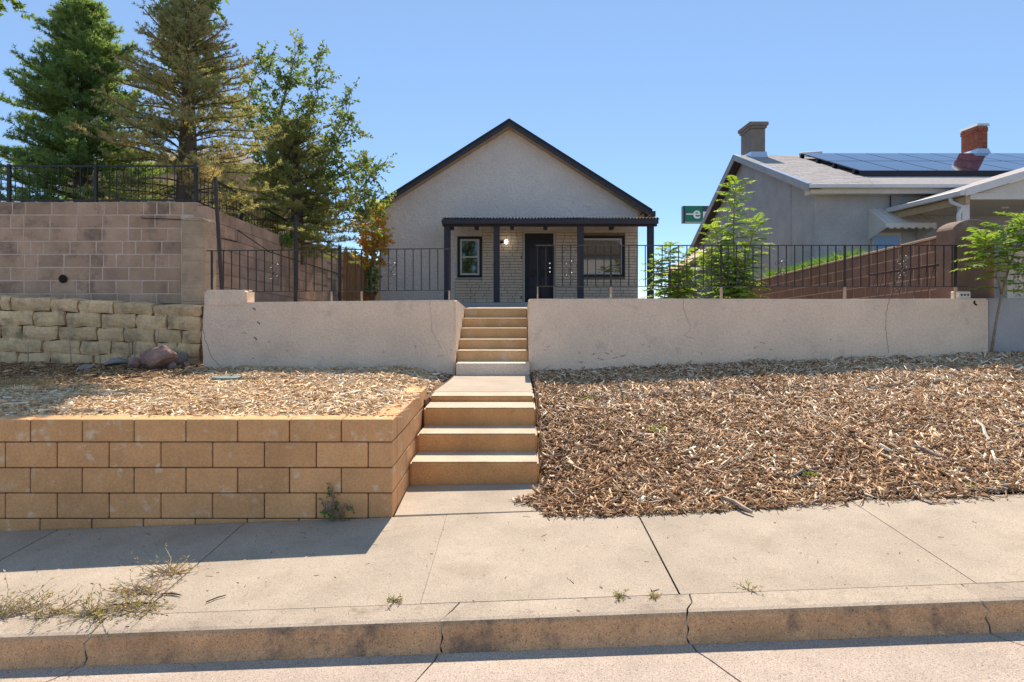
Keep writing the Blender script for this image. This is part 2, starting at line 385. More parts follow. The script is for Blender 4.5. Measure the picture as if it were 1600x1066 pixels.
sheet('mulch_bed', lambda x, y: bedL(x, y)-.012, -9, -.99, 5.12, 9.3, 120, 60, M['bed'])
tag(MB().hexa([(-1.16,6.62,.2),(-.958,6.62,.2),(-.858,8.72,.2),(-1.16,8.72,.2),(-1.16,6.62,.69),(-.958,6.62,.646),(-.858,8.72,.648),(-1.16,8.72,.70)]).build('mulch_bed', M['bed']), kind='structure')
def chips(name, n, px, fn, mat, seed, lm=1.0, tilt=.22, tone_fn=None, lift=.014):
    g = np.random.default_rng(seed)
    x, y = px(g, n); n = len(x)
    L = np.clip(g.lognormal(math.log(.048), .65, n), .012, .19)*lm/2
    W = np.clip(g.lognormal(math.log(.0058), .55, n), .003, .03)*lm/2
    T = np.clip(W*g.uniform(.25, .7, n), .0012, .008)
    yaw = g.uniform(0, 2*np.pi, n); pt = g.normal(0, tilt, n); rl = g.normal(0, .5, n)
    eps = .02
    sx = (fn(x+eps, y)-fn(x-eps, y))/(2*eps); sy = (fn(x, y+eps)-fn(x, y-eps))/(2*eps)
    z = fn(x, y)+g.uniform(-.006, lift, n)
    c, s = np.cos(yaw), np.sin(yaw)
    slope = c*sx+s*sy+np.tan(np.clip(pt, -.9, .9))
    a = np.stack([c, s, slope], -1); a /= np.linalg.norm(a, axis=1)[:,None]
    nrm = np.stack([-sx, -sy, np.ones(n)], -1); nrm /= np.linalg.norm(nrm, axis=1)[:,None]
    b = np.cross(nrm, a); b /= np.linalg.norm(b, axis=1)[:,None]; cc = np.cross(a, b)
    b2 = b*np.cos(rl)[:,None]+cc*np.sin(rl)[:,None]; c2 = -b*np.sin(rl)[:,None]+cc*np.cos(rl)[:,None]
    P0 = np.stack([x, y, z+T], -1)
    tap = g.uniform(.3, 1, n)
    vs_ = []
    for su in (-1, 1):
        for sv in (-1, 1):
            for sw in (-1, 1):
                k = tap if su > 0 else 1.0
                vs_.append(P0+a*(su*L)[:,None]+b2*(sv*W*k)[:,None]+c2*(sw*T)[:,None])
    Vv = np.stack(vs_, 1).reshape(-1, 3)
    f = np.array([[0,1,3,2],[4,6,7,5],[0,4,5,1],[2,3,7,6],[0,2,6,4],[1,5,7,3]])
    Ff = (np.arange(n)[:,None,None]*8+f[None]).reshape(-1, 4)
    tone = np.clip(g.beta(1.35, 1.6, n), 0, 1)
    if tone_fn is not None: tone = np.clip(tone+tone_fn(x, y), 0, 1)
    o = obj(name, np_mesh(name, Vv, Ff, np.repeat(tone, 8)), mat); return o
def pxR(g, n):
    y = 4.80+(8.8-4.80)*g.beta(1.0, 1.25, n); x = g.uniform(-.25, 8.9, n)
    edge = 4.92+.05*nz(x, 0*x, 1.7)+.16*np.exp(-((x-1.0)/.9)**2)*-1+.02*(x-2)
    k = (y > edge+g.exponential(.03, n)*0-np.where(g.random(n) < .10, .13, 0))
    inside = (x > .20)|((x > .20-.25*(1-np.abs(y-5.2)/.25))&(np.abs(y-5.2) < .25)&(g.random(n) < .8))
    k &= inside & (np.abs(x) < y*.9+1.2)
    return x[k], y[k]
def fR(x, y):
    z = bedR(x, y); w = SL*(x+.98)+.02*(np.minimum(y, 4.98)-4.98)+.002
    e = np.clip((x-.10)/.12, 0, 1); ld = .04+.03*(y-5)
    z = np.where(y < 5.0, w+.010*np.clip((y-4.8)/.15, 0, 1), z)
    return np.where((x < .2) & (y > 4.985), ld+.004, z)
tag(chips('wood_chip_mulch', 125000, pxR, fR, M['chip'], 11, 1.15, .32, lambda x, y: .13+.07*nz(x, y, .6)-.30*np.clip(nz(x+3, y, 2.1)-.55, 0, 1)+.12*np.clip((y-6)/2.5, -.5, 1)+.05*np.clip((x-2.5)/2, -1, 1)),
    'brown wood chip mulch spread over the slope beside the steps', 'mulch', kind='stuff')
def pxL(g, n):
    y = 5.12+(9.15-5.12)*g.beta(1.0, 1.3, n); x = g.uniform(-8.2, -.86, n)
    k = (np.abs(x) < y*.9+.8)&((x < -.99)|(y > 6.9))&~((x > -.90-.13*np.clip((8.7-y)/1.9, 0, 1)+.05*nz(x, y, 3))&(y > 6.6))
    k &= ~((y > 8.75)&(x > -4.35))
    k &= ~((x < -3.9)&(y > 7.0)&(g.random(n) < .55))
    return x[k], y[k]
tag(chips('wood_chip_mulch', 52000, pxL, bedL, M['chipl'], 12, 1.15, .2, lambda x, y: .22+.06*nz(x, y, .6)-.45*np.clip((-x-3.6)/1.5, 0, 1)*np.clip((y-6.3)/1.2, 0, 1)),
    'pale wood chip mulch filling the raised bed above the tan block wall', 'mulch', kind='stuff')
def pxD(g, n):
    y = g.uniform(3.45, 4.95, n); x = g.uniform(-3.6, 4.2, n); return x, y
tag(chips('sidewalk_litter', 200, pxD, lambda x, y: SL*(x+.98)+.02*(y-4.98)+.001, M['deb'], 13, .34, .05, lift=.003),
    'tiny dark bits of litter scattered over the sidewalk', 'litter', kind='stuff')
# ------------------------------------------------------------------ lower steps, path, upper steps
ls = empty('garden_steps', (-.39, 5.66, .05), 'four low tan concrete steps rising from the sidewalk beside block wall', 'steps')
LD = [5.665, 6.045, 6.44, 6.83]; LZ = [.248, .418, .596, .655]
for i in range(4):
    z0 = -.1 if i == 0 else LZ[i-1]-.12
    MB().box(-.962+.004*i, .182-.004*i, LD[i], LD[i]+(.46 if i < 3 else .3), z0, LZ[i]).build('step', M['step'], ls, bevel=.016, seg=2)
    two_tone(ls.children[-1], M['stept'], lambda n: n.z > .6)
pth = empty('path', (-.36, 7.8, .5), kind='structure')
MB().hexa([(-.955,7.135,.5),(.165,7.135,.5),(.158,7.97,.5),(-.89,7.97,.5),(-.955,7.135,.655),(.165,7.135,.655),(.158,7.97,.655),(-.89,7.97,.655)]).build('path_slab', M['path'], pth, bevel=.006)
MB().hexa([(-.89,7.978,.5),(.158,7.978,.5),(.15,8.66,.5),(-.85,8.66,.5),(-.89,7.978,.652),(.158,7.978,.652),(.15,8.66,.664),(-.85,8.66,.664)]).build('path_slab', M['path'], pth, bevel=.006)
us = empty('upper_steps', (-.35, 8.65, .65), 'six tan concrete steps climbing through the gap in the white wall', 'steps')
UD = [8.65+.3*i for i in range(6)]; UZ = [.818,.966,1.103,1.251,1.39,1.538]
for i in range(6):
    xl, xr = (-.845, .155) if i == 0 else (-.858, .137)
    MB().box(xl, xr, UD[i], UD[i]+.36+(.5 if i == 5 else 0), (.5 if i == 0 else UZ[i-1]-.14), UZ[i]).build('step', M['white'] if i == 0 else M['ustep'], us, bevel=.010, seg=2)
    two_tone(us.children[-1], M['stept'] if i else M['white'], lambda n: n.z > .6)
# yard walk from the steps to the porch
tag(MB().box(-.9, .3, 11.02, 16.9, 1.2, 1.50).build('yard_path', M['path'], bevel=.01), kind='structure')
# ------------------------------------------------------------------ block walls
def block_wall_x(root, mat, x0, x1, yf, th, rows, bl, phase, end_right=True, bev=.006, gap=.008, jit=.0015, skip=None, stretch=None):
    """running bond along X, front face at y=yf ; rows = list of (z0,z1)"""
    for r, (z0, z1) in enumerate(rows):
        edges = []; x = x1-phase[r % len(phase)]
        edges = [x1]
        while x > x0: 
            if edges[-1]-x > .05: edges.append(x)
            x -= bl
        edges.append(x0)
        for a, b in zip(edges[1:], edges[:-1]):
            if b-a < .05: continue
            if skip and skip((a+b)/2, (z0+z1)/2): continue
            sx = b-a-gap; sz = z1-z0-gap
            obj('block', block_mesh(sx, th, sz, bev), mat, root, ((a+b)/2, yf+th/2+random.uniform(-jit, jit), (z0+z1)/2), (random.uniform(-.002,.002), 0, random.uniform(-.003,.003)))
# front tan wall
tw = empty('block_retaining_wall', (-4, 5.08, -.2), 'low tan concrete block retaining wall along the sidewalk holding pale mulch', 'wall')
XC = -.976
rows = [(.579,.759),(.379,.579),(.181,.379),(-.017,.181),(-.215,-.017),(-.41,-.215)]
ph = [.4035,.195,.4035,.195,.31,.1]
for i, (z0, z1) in enumerate(rows):
    block_wall_x(tw, M['tan'], -8.3, XC if i < 4 else XC-.02, 4.98, .19, [(z0, z1)], .4035, [ph[i]])
for i, (z0, z1) in enumerate(rows[:4]):       # return wall towards the steps
    y = 5.175; k = [.40, .2, .40, .2][i]
    lens = [k]+[.4]*4
    ye = [6.85, 6.85, 6.6, 6.3][i]
    for l in lens:
        if y >= ye: break
        b = min(y+l, ye)
        if b-y > .06: obj('block', block_mesh(.19, b-y-.008, z1-z0-.008), M['tan'], tw, (XC-.097+random.uniform(-.001,.001), (y+b)/2, (z0+z1)/2))
        y += l
MB().box(-8.3, XC-.012, 4.992, 5.16, -.45, .745).box(XC-.18, XC-.014, 5.16, 6.6, -.2, .745).build('mortar_core', M['tanm'], tw)
# upper left block wall
YW = 9.9
cw = empty('block_wall', (-7, 10, 1.5), 'tall stained grey brown block wall standing on the stone wall', 'wall')
zr = [3.19-.203*i for i in range(10)]
prow = [.21,.406,.21,.30,.19,.406,.20,.38,.1]
hole = (PX(100, 9.9), PZ(436, 9.9))
for i in range(9):
    z1, z0 = zr[i], zr[i+1]
    xe = -4.98 if i == 0 else PX(283, 9.9)
    # mixed full and half blocks
    x = xe; rr = random.Random(200+i); first = True
    while x > -9.2:
        l = prow[i] if first else (.203 if rr.random() < .28 else .406); first = False
        a = x-l
        obj('block', block_mesh(l-.016, .19, .203-.016, .004), M['cmu'], cw, ((a+x)/2, YW+.095+rr.uniform(-.002,.002), (z0+z1)/2-.0035*(-5-x)*0))
        x = a
MB().box(-9.2, -4.99, YW+.0035, YW+.18, 1.3, 3.185).build('mortar_core', M['cmum'], cw)
MB().tube([P(221, 341, 9.885), P(252, 342, 9.885), P(287, 343.5, 9.885)], .007, 4).build('crack', M['crack'], cw)
MB().tube([(hole[0], 9.86, hole[1]), (hole[0], 9.99, hole[1])], .055, 14).build('drain_hole', M['crack'], cw)
rp = MB(); ring = [(hole[0]+.058*math.cos(a), 9.872, hole[1]+.058*math.sin(a)) for a in np.linspace(0, 2*math.pi, 17)]
rp.tube(ring, .008, 5).build('drain_rim', M['rust'], cw)
# pillar at the corner
pl = empty('block_pillar', (PX(303, 9.6), 9.75, 1.5), 'square grey tan block pillar with mortar cap at the corner of the stained block wall', 'pillar')
pz = [2.86-.203*i for i in range(8)]
px0, px1 = PX(284, 9.6), PX(321, 9.6)
for i in range(7):
    obj('block', block_mesh(px1-px0-.002, .36, .203-.006, .008), M['pil'], pl, ((px0+px1)/2+random.uniform(-.003,.003), 9.6+.18, pz[i]-.1015))
MB().box(px0+.01, px1-.01, 9.61, 9.95, 1.3, 2.85).build('mortar_core', M['cmum'], pl)
cp = MB(); prof = [(px0, 2.858), (px0+.015, 2.885), (px0+.07, 2.91), (px1-.07, 2.915), (px1-.02, 2.89), (px1, 2.858)]
cp.prism(prof, 1, 9.6, 9.96).build('mortar_cap', M['pil'], pl, bevel=.01)
# side wall running back (courses fall towards the back)
sw = empty('side_block_wall', (-4.9, 13.8, 1.3), 'long grey block boundary wall stepping down towards the back of the yard', 'wall')
def side_top(y): return 3.13-.05*(y-9.9)+(.20 if y > 15.6 else 0)+(.10 if y > 17 else 0)
SX = -4.83
for r in range(9):
    y = 10.1 if r % 2 else 9.9+.0
    rr = random.Random(300+r); first = True
    while y < 18.2:
        l = (.2 if (first and r % 2 == 0) else .406); first = False
        zc = 3.13-.05*(y+l/2-9.9)-.2035*(r+.5)
        o = obj('block', block_mesh(.19, l-.009, .203-.009, .004), M['side'], sw, (SX-.095+rr.uniform(-.003,.003), y+l/2, zc), (math.atan(-.05), 0, 0))
        if r == 0 and y > 15.5:
            obj('block', block_mesh(.19, l-.009, .203-.009, .004), M['side'], sw, (SX-.095, y+l/2, zc+.2035), (math.atan(-.05), 0, 0))
        y += l
MB().hexa([(SX-.18,9.95,1.2),(SX-.006,9.95,1.2),(SX-.006,18.2,.9),(SX-.18,18.2,.9),(SX-.18,9.95,3.115),(SX-.006,9.95,3.115),(SX-.006,18.2,2.70),(SX-.18,18.2,2.70)]).build('mortar_core', M['sidem'], sw)
MB().tube([(SX-.004, 9.98, 2.67), (SX-.004, 11.0, 2.665), (SX-.004, 11.0, 2.87), (SX-.004, 12.4, 2.60), (SX-.004, 14.5, 2.49), (SX-.004, 17.6, 2.33)], .011, 4).build('crack', M['crack'], sw)
# stone wall
st = empty('stone_wall', (-6.5, 9.3, .6), 'rough tan sandstone wall of five courses under the stained block wall', 'wall')
def stone(x0, x1, z0, z1, yf, seed, dz=0):
    bm = bmesh.new(); bmesh.ops.create_cube(bm, size=1)
    bmesh.ops.subdivide_edges(bm, edges=list(bm.edges), cuts=3, use_grid_fill=True)
    rr = random.Random(seed); sx, sy, sz = x1-x0, .34, z1-z0
    ph_ = [rr.uniform(0, 6) for _ in range(6)]
    for v in bm.verts:
        p = v.co*2; q = p.copy()
        e = 11.0
        n = (abs(p.x)**e+abs(p.y)**e+abs(p.z)**e)**(1/e); q = p/n*max(abs(p.x), abs(p.y), abs(p.z)) if n else p
        q = p.lerp(q, .75)
        k = .05*math.sin(q.x*3+ph_[0])*math.cos(q.z*2.5+ph_[1])+.05*math.sin(q.x*6+ph_[2]+q.z*4)+rr.uniform(-.07,.07)
        v.co = Vector((q.x/2*sx*1.01+.010*math.sin(q.z*3+ph_[3]), q.y/2*sy*(1+.10*k*3) - (.02 if q.y < 0 else 0)*math.cos(q.x*1.2)*math.cos(q.z*1.3), q.z/2*sz*1.06+.010*math.sin(q.x*2.2+ph_[4])+.007*math.sin(q.x*5+ph_[5])))
    me = bpy.data.meshes.new('stone'); bm.to_mesh(me); bm.free()
    return obj('stone', me, M['stone'], st, ((x0+x1)/2, yf+.17, (z0+z1)/2), (0, dz, 0))
Z3 = lambda yy, d: PZ(440+yy/4.44, d)
srows = [  # zoomed pixel joints of each course (x / 4.44), left and right edge heights
 ([-340,-170,0,68,350,540,785,1060,1395], 105, 190, 178, 243),
 ([-300,-80,235,455,700,945,1160,1398], 203, 293, 248, 338),
 ([-250,-120,8,155,408,675,860,1075,1262,1398], 303, 392, 345, 430),
 ([-330,-150,300,560,775,925,1090,1235,1395], 400, 485, 435, 518),
 ([-320,-100,130,360,660,900,1150,1395], 492, 600, 525, 610)]
DS = 9.22
for ri, (jx, tl, bl_, tr, br) in enumerate(srows):
    for k in range(len(jx)-1):
        a, b = jx[k]/4.44, jx[k+1]/4.44; m = (jx[k]+jx[k+1])/2/1395; m = max(0, m)
        zt = Z3(tl+(tr-tl)*m, DS); zb = Z3(bl_+(br-bl_)*m, DS)
        stone(PX(a, DS)+.004, PX(b, DS)-.004, zb-.006, zt+.006, DS+.03*ri*-.25+random.uniform(-.012,.012), 500+ri*20+k, R(1.6)*(1 if jx[k] > 0 else .3))
MB().box(-9.2, -4.42, DS+.06, 9.96, .5, 1.52).build('joint_fill', M['stonem'], st)
MB().hexa([(-9.2,DS+.02,1.52),(-4.44,DS+.02,1.44),(-4.44,9.90,1.44),(-9.2,9.90,1.52),(-9.2,DS+.05,1.69),(-4.44,DS+.05,1.58),(-4.44,9.905,1.60),(-9.2,9.905,1.71)]).build('top_bed', M['stonem'], st)
# ------------------------------------------------------------------ white walls
YF = 8.8
def wall_mesh(name, pts_front, y0, y1, mat, root, bevel=.02):
    return MB().prism(pts_front, 1, y0, y1).build(name, mat, root, bevel=bevel, seg=2)
wl_ = empty('painted_wall', (-2.6, 8.9, .5), 'cream painted retaining wall between the stone wall and the steps', 'wall')
x0, x1 = PX(316, YF), -.862
wall_mesh('wall_body', [(x0, .4), (-.885, .4), (x1, 1.0), (x1, PZ(469, YF)), (PX(386, YF), PZ(472.5, YF)), (x0+.02, PZ(473, YF)), (x0-.02, 1.2), (x0, .9)], YF, 9.05, M['white'], wl_)
MB().box(PX(318, YF), PX(385, YF), YF-.012, 9.10, PZ(480, YF), PZ(453, YF)).build('raised_end', M['white'], wl_, bevel=.03, seg=3)
MB().hexa([(-1.03,9.052,.5),(-.862,9.052,.5),(-.862,10.5,.5),(-1.03,10.5,.5),(-1.03,9.052,1.672),(-.862,9.052,1.672),(-.862,10.5,1.545),(-1.03,10.5,1.545)]).build('stair_cheek', M['white'], wl_, bevel=.012)
wr_ = empty('painted_wall', (3.6, 8.9, .5), 'long cream painted retaining wall above the brown mulch slope', 'wall')
xr = PX(1546, YF)
wall_mesh('wall_body', [(.142, .4), (xr, .4), (xr, PZ(466.5, YF)), (4.5, PZ(467.5, YF)), (2.2, PZ(466.8, YF)), (.142, PZ(467.2, YF)), (.142, 1.0)], YF, 9.05, M['white'], wr_)
MB().hexa([(.142,9.052,.5),(.31,9.052,.5),(.31,10.5,.5),(.142,10.5,.5),(.142,9.052,1.685),(.31,9.052,1.685),(.31,10.5,1.545),(.142,10.5,1.545)]).build('stair_cheek', M['white'], wr_, bevel=.012)
def crack(root, pts, r=.004, y=None):
    q = []
    rr = random.Random(len(pts)*13+int(pts[0][0]))
    for (a, b), (c, d) in zip(pts[:-1], pts[1:]):
        n = max(2, int(math.hypot(c-a, d-b)/5))
        for k in range(n): q.append((a+(c-a)*k/n+rr.uniform(-1, 1), b+(d-b)*k/n+rr.uniform(-1, 1)))
    q.append(pts[-1])
    MB().tube([P(a, b, y or YF) for a, b in q], r, 4).build('crack', M['crack'] if r > .003 else M['rust'], root)
crack(wr_, [(1067, 467), (1069, 488), (1080, 510)], .0022); crack(wr_, [(1389, 467), (1385, 490), (1384, 520), (1388, 552)], .003)
crack(wr_, [(1080, 512), (1070, 525), (1085, 530)], .0018)
crack(wl_, [(672, 470), (673, 495), (676, 520), (690, 545)], .0018); crack(wl_, [(316, 505), (320, 530), (332, 560), (345, 572)], .003)
for u, v in ((397, 481), (404, 503), (399, 527)): MB().tube([P(u-2, v, YF), P(u+1, v+2, YF), P(u+2, v+4, YF)], .008, 4).build('chip_mark', M['crack'], wl_)
MB().tube([P(1523, 470, YF), P(1522, 474, YF), P(1526, 477, YF)], .012, 5).build('chip_mark', M['crack'], wr_)
for k, (u, v) in enumerate(((850, 547), (856, 541), (905, 552), (930, 553), (938, 560), (948, 551), (955, 548), (962, 559), (908, 566), (975, 556), (1004, 538), (1015, 541), (1180, 543), (1192, 536), (1205, 546), (1095, 552), (1300, 530))):
    rr = random.Random(k); q = [(u+rr.uniform(-5, 5)*t+3*math.sin(3*t+k), v+rr.uniform(-2, 4)*t) for t in (0, .35, .7, 1)]
    MB().tube([P(a, b, YF+.0015) for a, b in q], .0035, 4).build('scuff', M['rust'], wr_)
for k, (u, v) in enumerate(((380, 520), (420, 533), (395, 560), (450, 548), (520, 560), (600, 552), (648, 540), (690, 556), (704, 548))):
    rr = random.Random(40+k); q = [(u+rr.uniform(-5, 5)*t+3*math.sin(3*t+k), v+rr.uniform(-2, 4)*t) for t in (0, .35, .7, 1)]
    MB().tube([P(a, b, YF+.0015) for a, b in q], .0032, 4).build('scuff', M['rust'], wl_)
gw = tag(wall_mesh('boundary_wall', [(xr+.004, .4), (9.5, .4), (9.5, PZ(466, 8.83)), (xr+.004, PZ(466, 8.83))], 8.84, 9.06, M['wgrey'], None), 'grey painted low wall below the pierced screen blocks', 'wall')
# ------------------------------------------------------------------ iron railings
def heart(root, u, zc, y, s=1.0, flip=1):
    mb = MB()
    for sg in (-1, 1):
        pts = [(0, -.01), (.022, .03), (.045, .065)]
        for k in range(10):
            a = R(-20+k*38); r = .036*(1-k*.062); pts.append((.034+r*math.cos(a), .085+r*math.sin(a)))
        mb.tube([(u+sg*p[0]*s, y, zc+p[1]*s) for p in pts], .0065, 5)
        pts = [(0, -.01), (.012, -.04)]
        for k in range(9):
            a = R(195+k*40); r = .028*(1-k*.07); pts.append((.036+r*math.cos(a), -.065+r*math.sin(a)))
        mb.tube([(u+sg*p[0]*s, y, zc+p[1]*s) for p in pts], .0065, 5)
    mb.build('scroll', M['glint'], root, smooth=True)
YR = 8.93
def railing(root, ua, ub, va, vb, vla, vlb, posts, hearts, picks, lowstart=None):
    zt = lambda u: PZ(va+(vb-va)*(u-ua)/(ub-ua), YR); zl = lambda u: PZ(vla+(vlb-vla)*(u-ua)/(ub-ua), YR)
    A, B = PX(ua, YR), PX(ub, YR)
    MB().hexa([(A,YR-.018,zt(ua)-.012),(B,YR-.018,zt(ub)-.012),(B,YR+.018,zt(ub)-.012),(A,YR+.018,zt(ua)-.012),(A,YR-.018,zt(ua)),(B,YR-.018,zt(ub)),(B,YR+.018,zt(ub)),(A,YR+.018,zt(ua))]).build('top_rail', M['iron'], root, bevel=.003)
    MB().hexa([(A,YR-.012,zl(ua)-.010),(B,YR-.012,zl(ub)-.010),(B,YR+.012,zl(ub)-.010),(A,YR+.012,zl(ua)-.010),(A,YR-.012,zl(ua)),(B,YR-.012,zl(ub)),(B,YR+.012,zl(ub)),(A,YR+.012,zl(ua))]).build('bottom_rail', M['iron'], root, bevel=.002)
    for u, w, base in posts:
        x = PX(u, YR)
        MB().box(x-w/2, x+w/2, YR-w/2, YR+w/2, zl(u)-.012, zt(u)-.012).build('post', M['iron'], root, bevel=.002)
        MB().box(x-w/2-.002, x+w/2+.002, YR-w/2-.002, YR+w/2+.002, base, zl(u)-.012).build('post_foot', M['irontan'], root, bevel=.002)
    for u in picks:
        x = PX(u, YR); t = random.uniform(-.004, .004)
        MB().tube([(x, YR, zl(u)-.004), (x+t, YR, zt(u)-.012)], .0085, 4).build('picket', M['iron'], root)
    for u, v in hearts: heart(root, PX(u, YR), PZ(v, YR), YR-.002)
rl = empty('iron_railing', (-2.7, YR, 1.66), 'black iron railing with scroll hearts on the wall next to the stone wall', 'railing')
picks = [u for u in np.arange(336, 700, 12.9) if min(abs(u-q) for q in (331, 518, 565, 702)) > 5]
railing(rl, 323, 704, 391.5, 388, 456, 453, [(331, .024, PZ(453, YF)-.01), (518, .018, PZ(471, YF)-.01), (565, .018, PZ(470, YF)-.01), (702, .02, PZ(469, YF)-.01)], [(428, 426), (611, 424)], picks)
rr_ = empty('iron_railing', (2.9, YR, 1.66), 'long black iron railing on the wall above the brown mulch slope', 'railing')
pp = (840, 954.5, 1127, 1320, 1493)
picks = [u for u in np.arange(853, 1488, 12.95) if min(abs(u-q) for q in pp) > 5]
railing(rr_, 837, 1512, 383, 383, 447, 447.5, [(840, .014, 1.665), (954.5, .026, 1.665), (1127, .026, 1.665), (1320, .026, 1.665), (1493, .03, 1.665)], [(889, 421), (1027, 421), (1219, 421), (1409, 421)], picks)
# fence on the high block wall (front run and side run)
hf = empty('terrace_fence', (-6.9, 10.05, 3.19), 'black iron fence on top of the tall stained block wall under the spruces', 'fence')
YH = 10.0
def hz(v): return PZ(v, YH)
MB().box(-9.2, PX(308, YH), YH-.012, YH+.012, hz(260)-.01, hz(260)+.016).build('top_rail', M['iron'], hf)
MB().box(-9.2, PX(308, YH), YH-.012, YH+.012, hz(313)-.01, hz(313)+.012).build('bottom_rail', M['iron'], hf)
for u in (-120, 14.5, 150, 306):
    x = PX(u, YH); MB().box(x-.022, x+.022, YH-.022, YH+.022, 3.19, hz(257)).build('post', M['iron'], hf)
for u in np.arange(-10, 300, 11.3):
    if min(abs(u-q) for q in (14.5, 150)) > 5:
        x = PX(u, YH); MB().tube([(x, YH, hz(313)), (x, YH, hz(260))], .007, 4).build('picket', M['iron'], hf)
XS = -5.02
def szr(y): return 3.70-.085*(y-10)
MB().hexa([(XS-.012,10,szr(10)-.02),(XS+.012,10,szr(10)-.02),(XS+.012,14.5,szr(14.5)-.02),(XS-.012,14.5,szr(14.5)-.02),(XS-.012,10,szr(10)+.02),(XS+.012,10,szr(10)+.02),(XS+.012,14.5,szr(14.5)+.02),(XS-.012,14.5,szr(14.5)+.02)]).build('side_rail', M['iron'], hf)
MB().hexa([(XS-.012,10,szr(10)-.50),(XS+.012,10,szr(10)-.50),(XS+.012,14.5,szr(14.5)-.50),(XS-.012,14.5,szr(14.5)-.50),(XS-.012,10,szr(10)-.475),(XS+.012,10,szr(10)-.475),(XS+.012,14.5,szr(14.5)-.475),(XS-.012,14.5,szr(14.5)-.475)]).build('side_rail', M['iron'], hf)
for k in range(34):
    y = 10.1+k*.13; MB().tube([(XS, y, szr(y)-.48), (XS, y, szr(y))], .007, 4).build('picket', M['iron'], hf)
for y in (11.6, 14.45): MB().box(XS-.02, XS+.02, y-.02, y+.02, 2.7, szr(y)+.03).build('post', M['iron'], hf)
# leaning pipe and steel posts in the yard
tag(MB().tube([P(348, 470, 9.42), P(336, 277, 9.5)], .028, 8).build('leaning_pipe', M['rust']), 'rusty dark pipe leaning beside the corner pillar', 'pipe')
tag(MB().tube([P(462, 480, 10.8), P(462, 336, 10.8)], .03, 8).build('steel_post', M['iron']), 'tall black steel post in front of the side block wall', 'post')
tag(MB().tube([P(531, 480, 13), P(531, 384, 13)], .034, 8).build('steel_post', M['iron']), 'black steel post beside the wooden gate', 'post')
# wooden gate
wg = empty('wooden_gate', (-4.6, 17.5, 1.46), 'weathered brown board gate with sloping pale top trim', 'gate')
for k in range(6):
    x = PX(536+5.4*k, 17.5); zt = PZ(392+4.6*k, 17.5)
    MB().box(x, x+.088, 17.5, 17.525, 1.40, zt).build('board', M['woodf'], wg, bevel=.003)
MB().tube([P(538, 390, 17.45), P(567, 418, 17.45)], .035, 4).build('top_trim', M['soff'], wg)
MB().box(PX(535, 17.5), PX(568, 17.5), 17.53, 17.57, 1.75, 1.85).build('cross_rail', M['woodf'], wg)
MB().box(PX(535, 17.5), PX(568, 17.5), 17.53, 17.57, 2.25, 2.35).build('cross_rail', M['woodf'], wg)
bw = empty('board_fence', (-4.3, 18.6, 1.4), 'low brown board fence beside the house corner', 'fence')
for k in range(5):
    z = 1.42+.12*k
    if k < 4: MB().box(PX(566, 18.4), -4.12, 18.4, 18.44, z, z+.11).build('board', M['woodf'], bw, bevel=.004)
MB().box(PX(566, 18.4), PX(566, 18.4)+.1, 18.45, 18.55, 1.4, 2.3).build('post', M['woodf'], bw)
# ------------------------------------------------------------------ the house
H = empty('house', (-.27, 19, 1.46), 'cream stucco gabled house with dark roof trim and a front porch', 'house')
HX0, HX1, HY0, HY1 = -4.10, 3.55, 19.0, 29.0
RX = -.27; rs = .634; ZR = 6.90
def roof_z(x): return ZR-rs*abs(x-RX)
th = .17
wz = lambda x: roof_z(x)-th-.02
wp = [(HX0, 1.3), (HX1, 1.3), (HX1, wz(HX1)), (RX, wz(RX)), (HX0, wz(HX0))]
# openings: front wall built in pieces round the door and windows
W1 = (-1.81, -1.08, 2.31, 3.53); DR = (.19, 1.04, 1.56, 3.62); W2 = (1.80, 3.15, 2.33, 3.55)
fw = MB()
FY0, FY1 = HY0, HY0+.2
def seg(x0, x1, z0, z1): fw.box(x0, x1, FY0, FY1, z0, z1)
ZT = 3.70
seg(HX0, W1[0], 1.3, ZT); seg(W1[0], W1[1], 1.3, W1[2]); seg(W1[0], W1[1], W1[3], ZT); seg(W1[1], DR[0], 1.3, ZT)
seg(DR[0], DR[1], DR[3], ZT); seg(DR[0], DR[1], 1.3, DR[2]); seg(DR[1], W2[0], 1.3, ZT); seg(W2[0], W2[1], 1.3, W2[2]); seg(W2[0], W2[1], W2[3], ZT); seg(W2[1], HX1, 1.3, ZT)
fw.prism([(HX0, ZT), (HX1, ZT), (HX1, wz(HX1)), (RX, wz(RX)), (HX0, wz(HX0))], 1, FY0, FY1)
fw.box(HX0, HX0+.2, FY1, HY1, 1.3, wz(HX0)); fw.box(HX1-.2, HX1, FY1, HY1, 1.3, wz(HX1)); fw.box(HX0+.2, HX1-.2, HY1-.2, HY1, 1.3, wz(HX0))
fw.build('wall', M['stucco'], H)
MB().box(HX0+.2, HX1-.2, FY1+2.5, FY1+2.6, 1.3, 4).build('inner_wall', M['roof'], H)
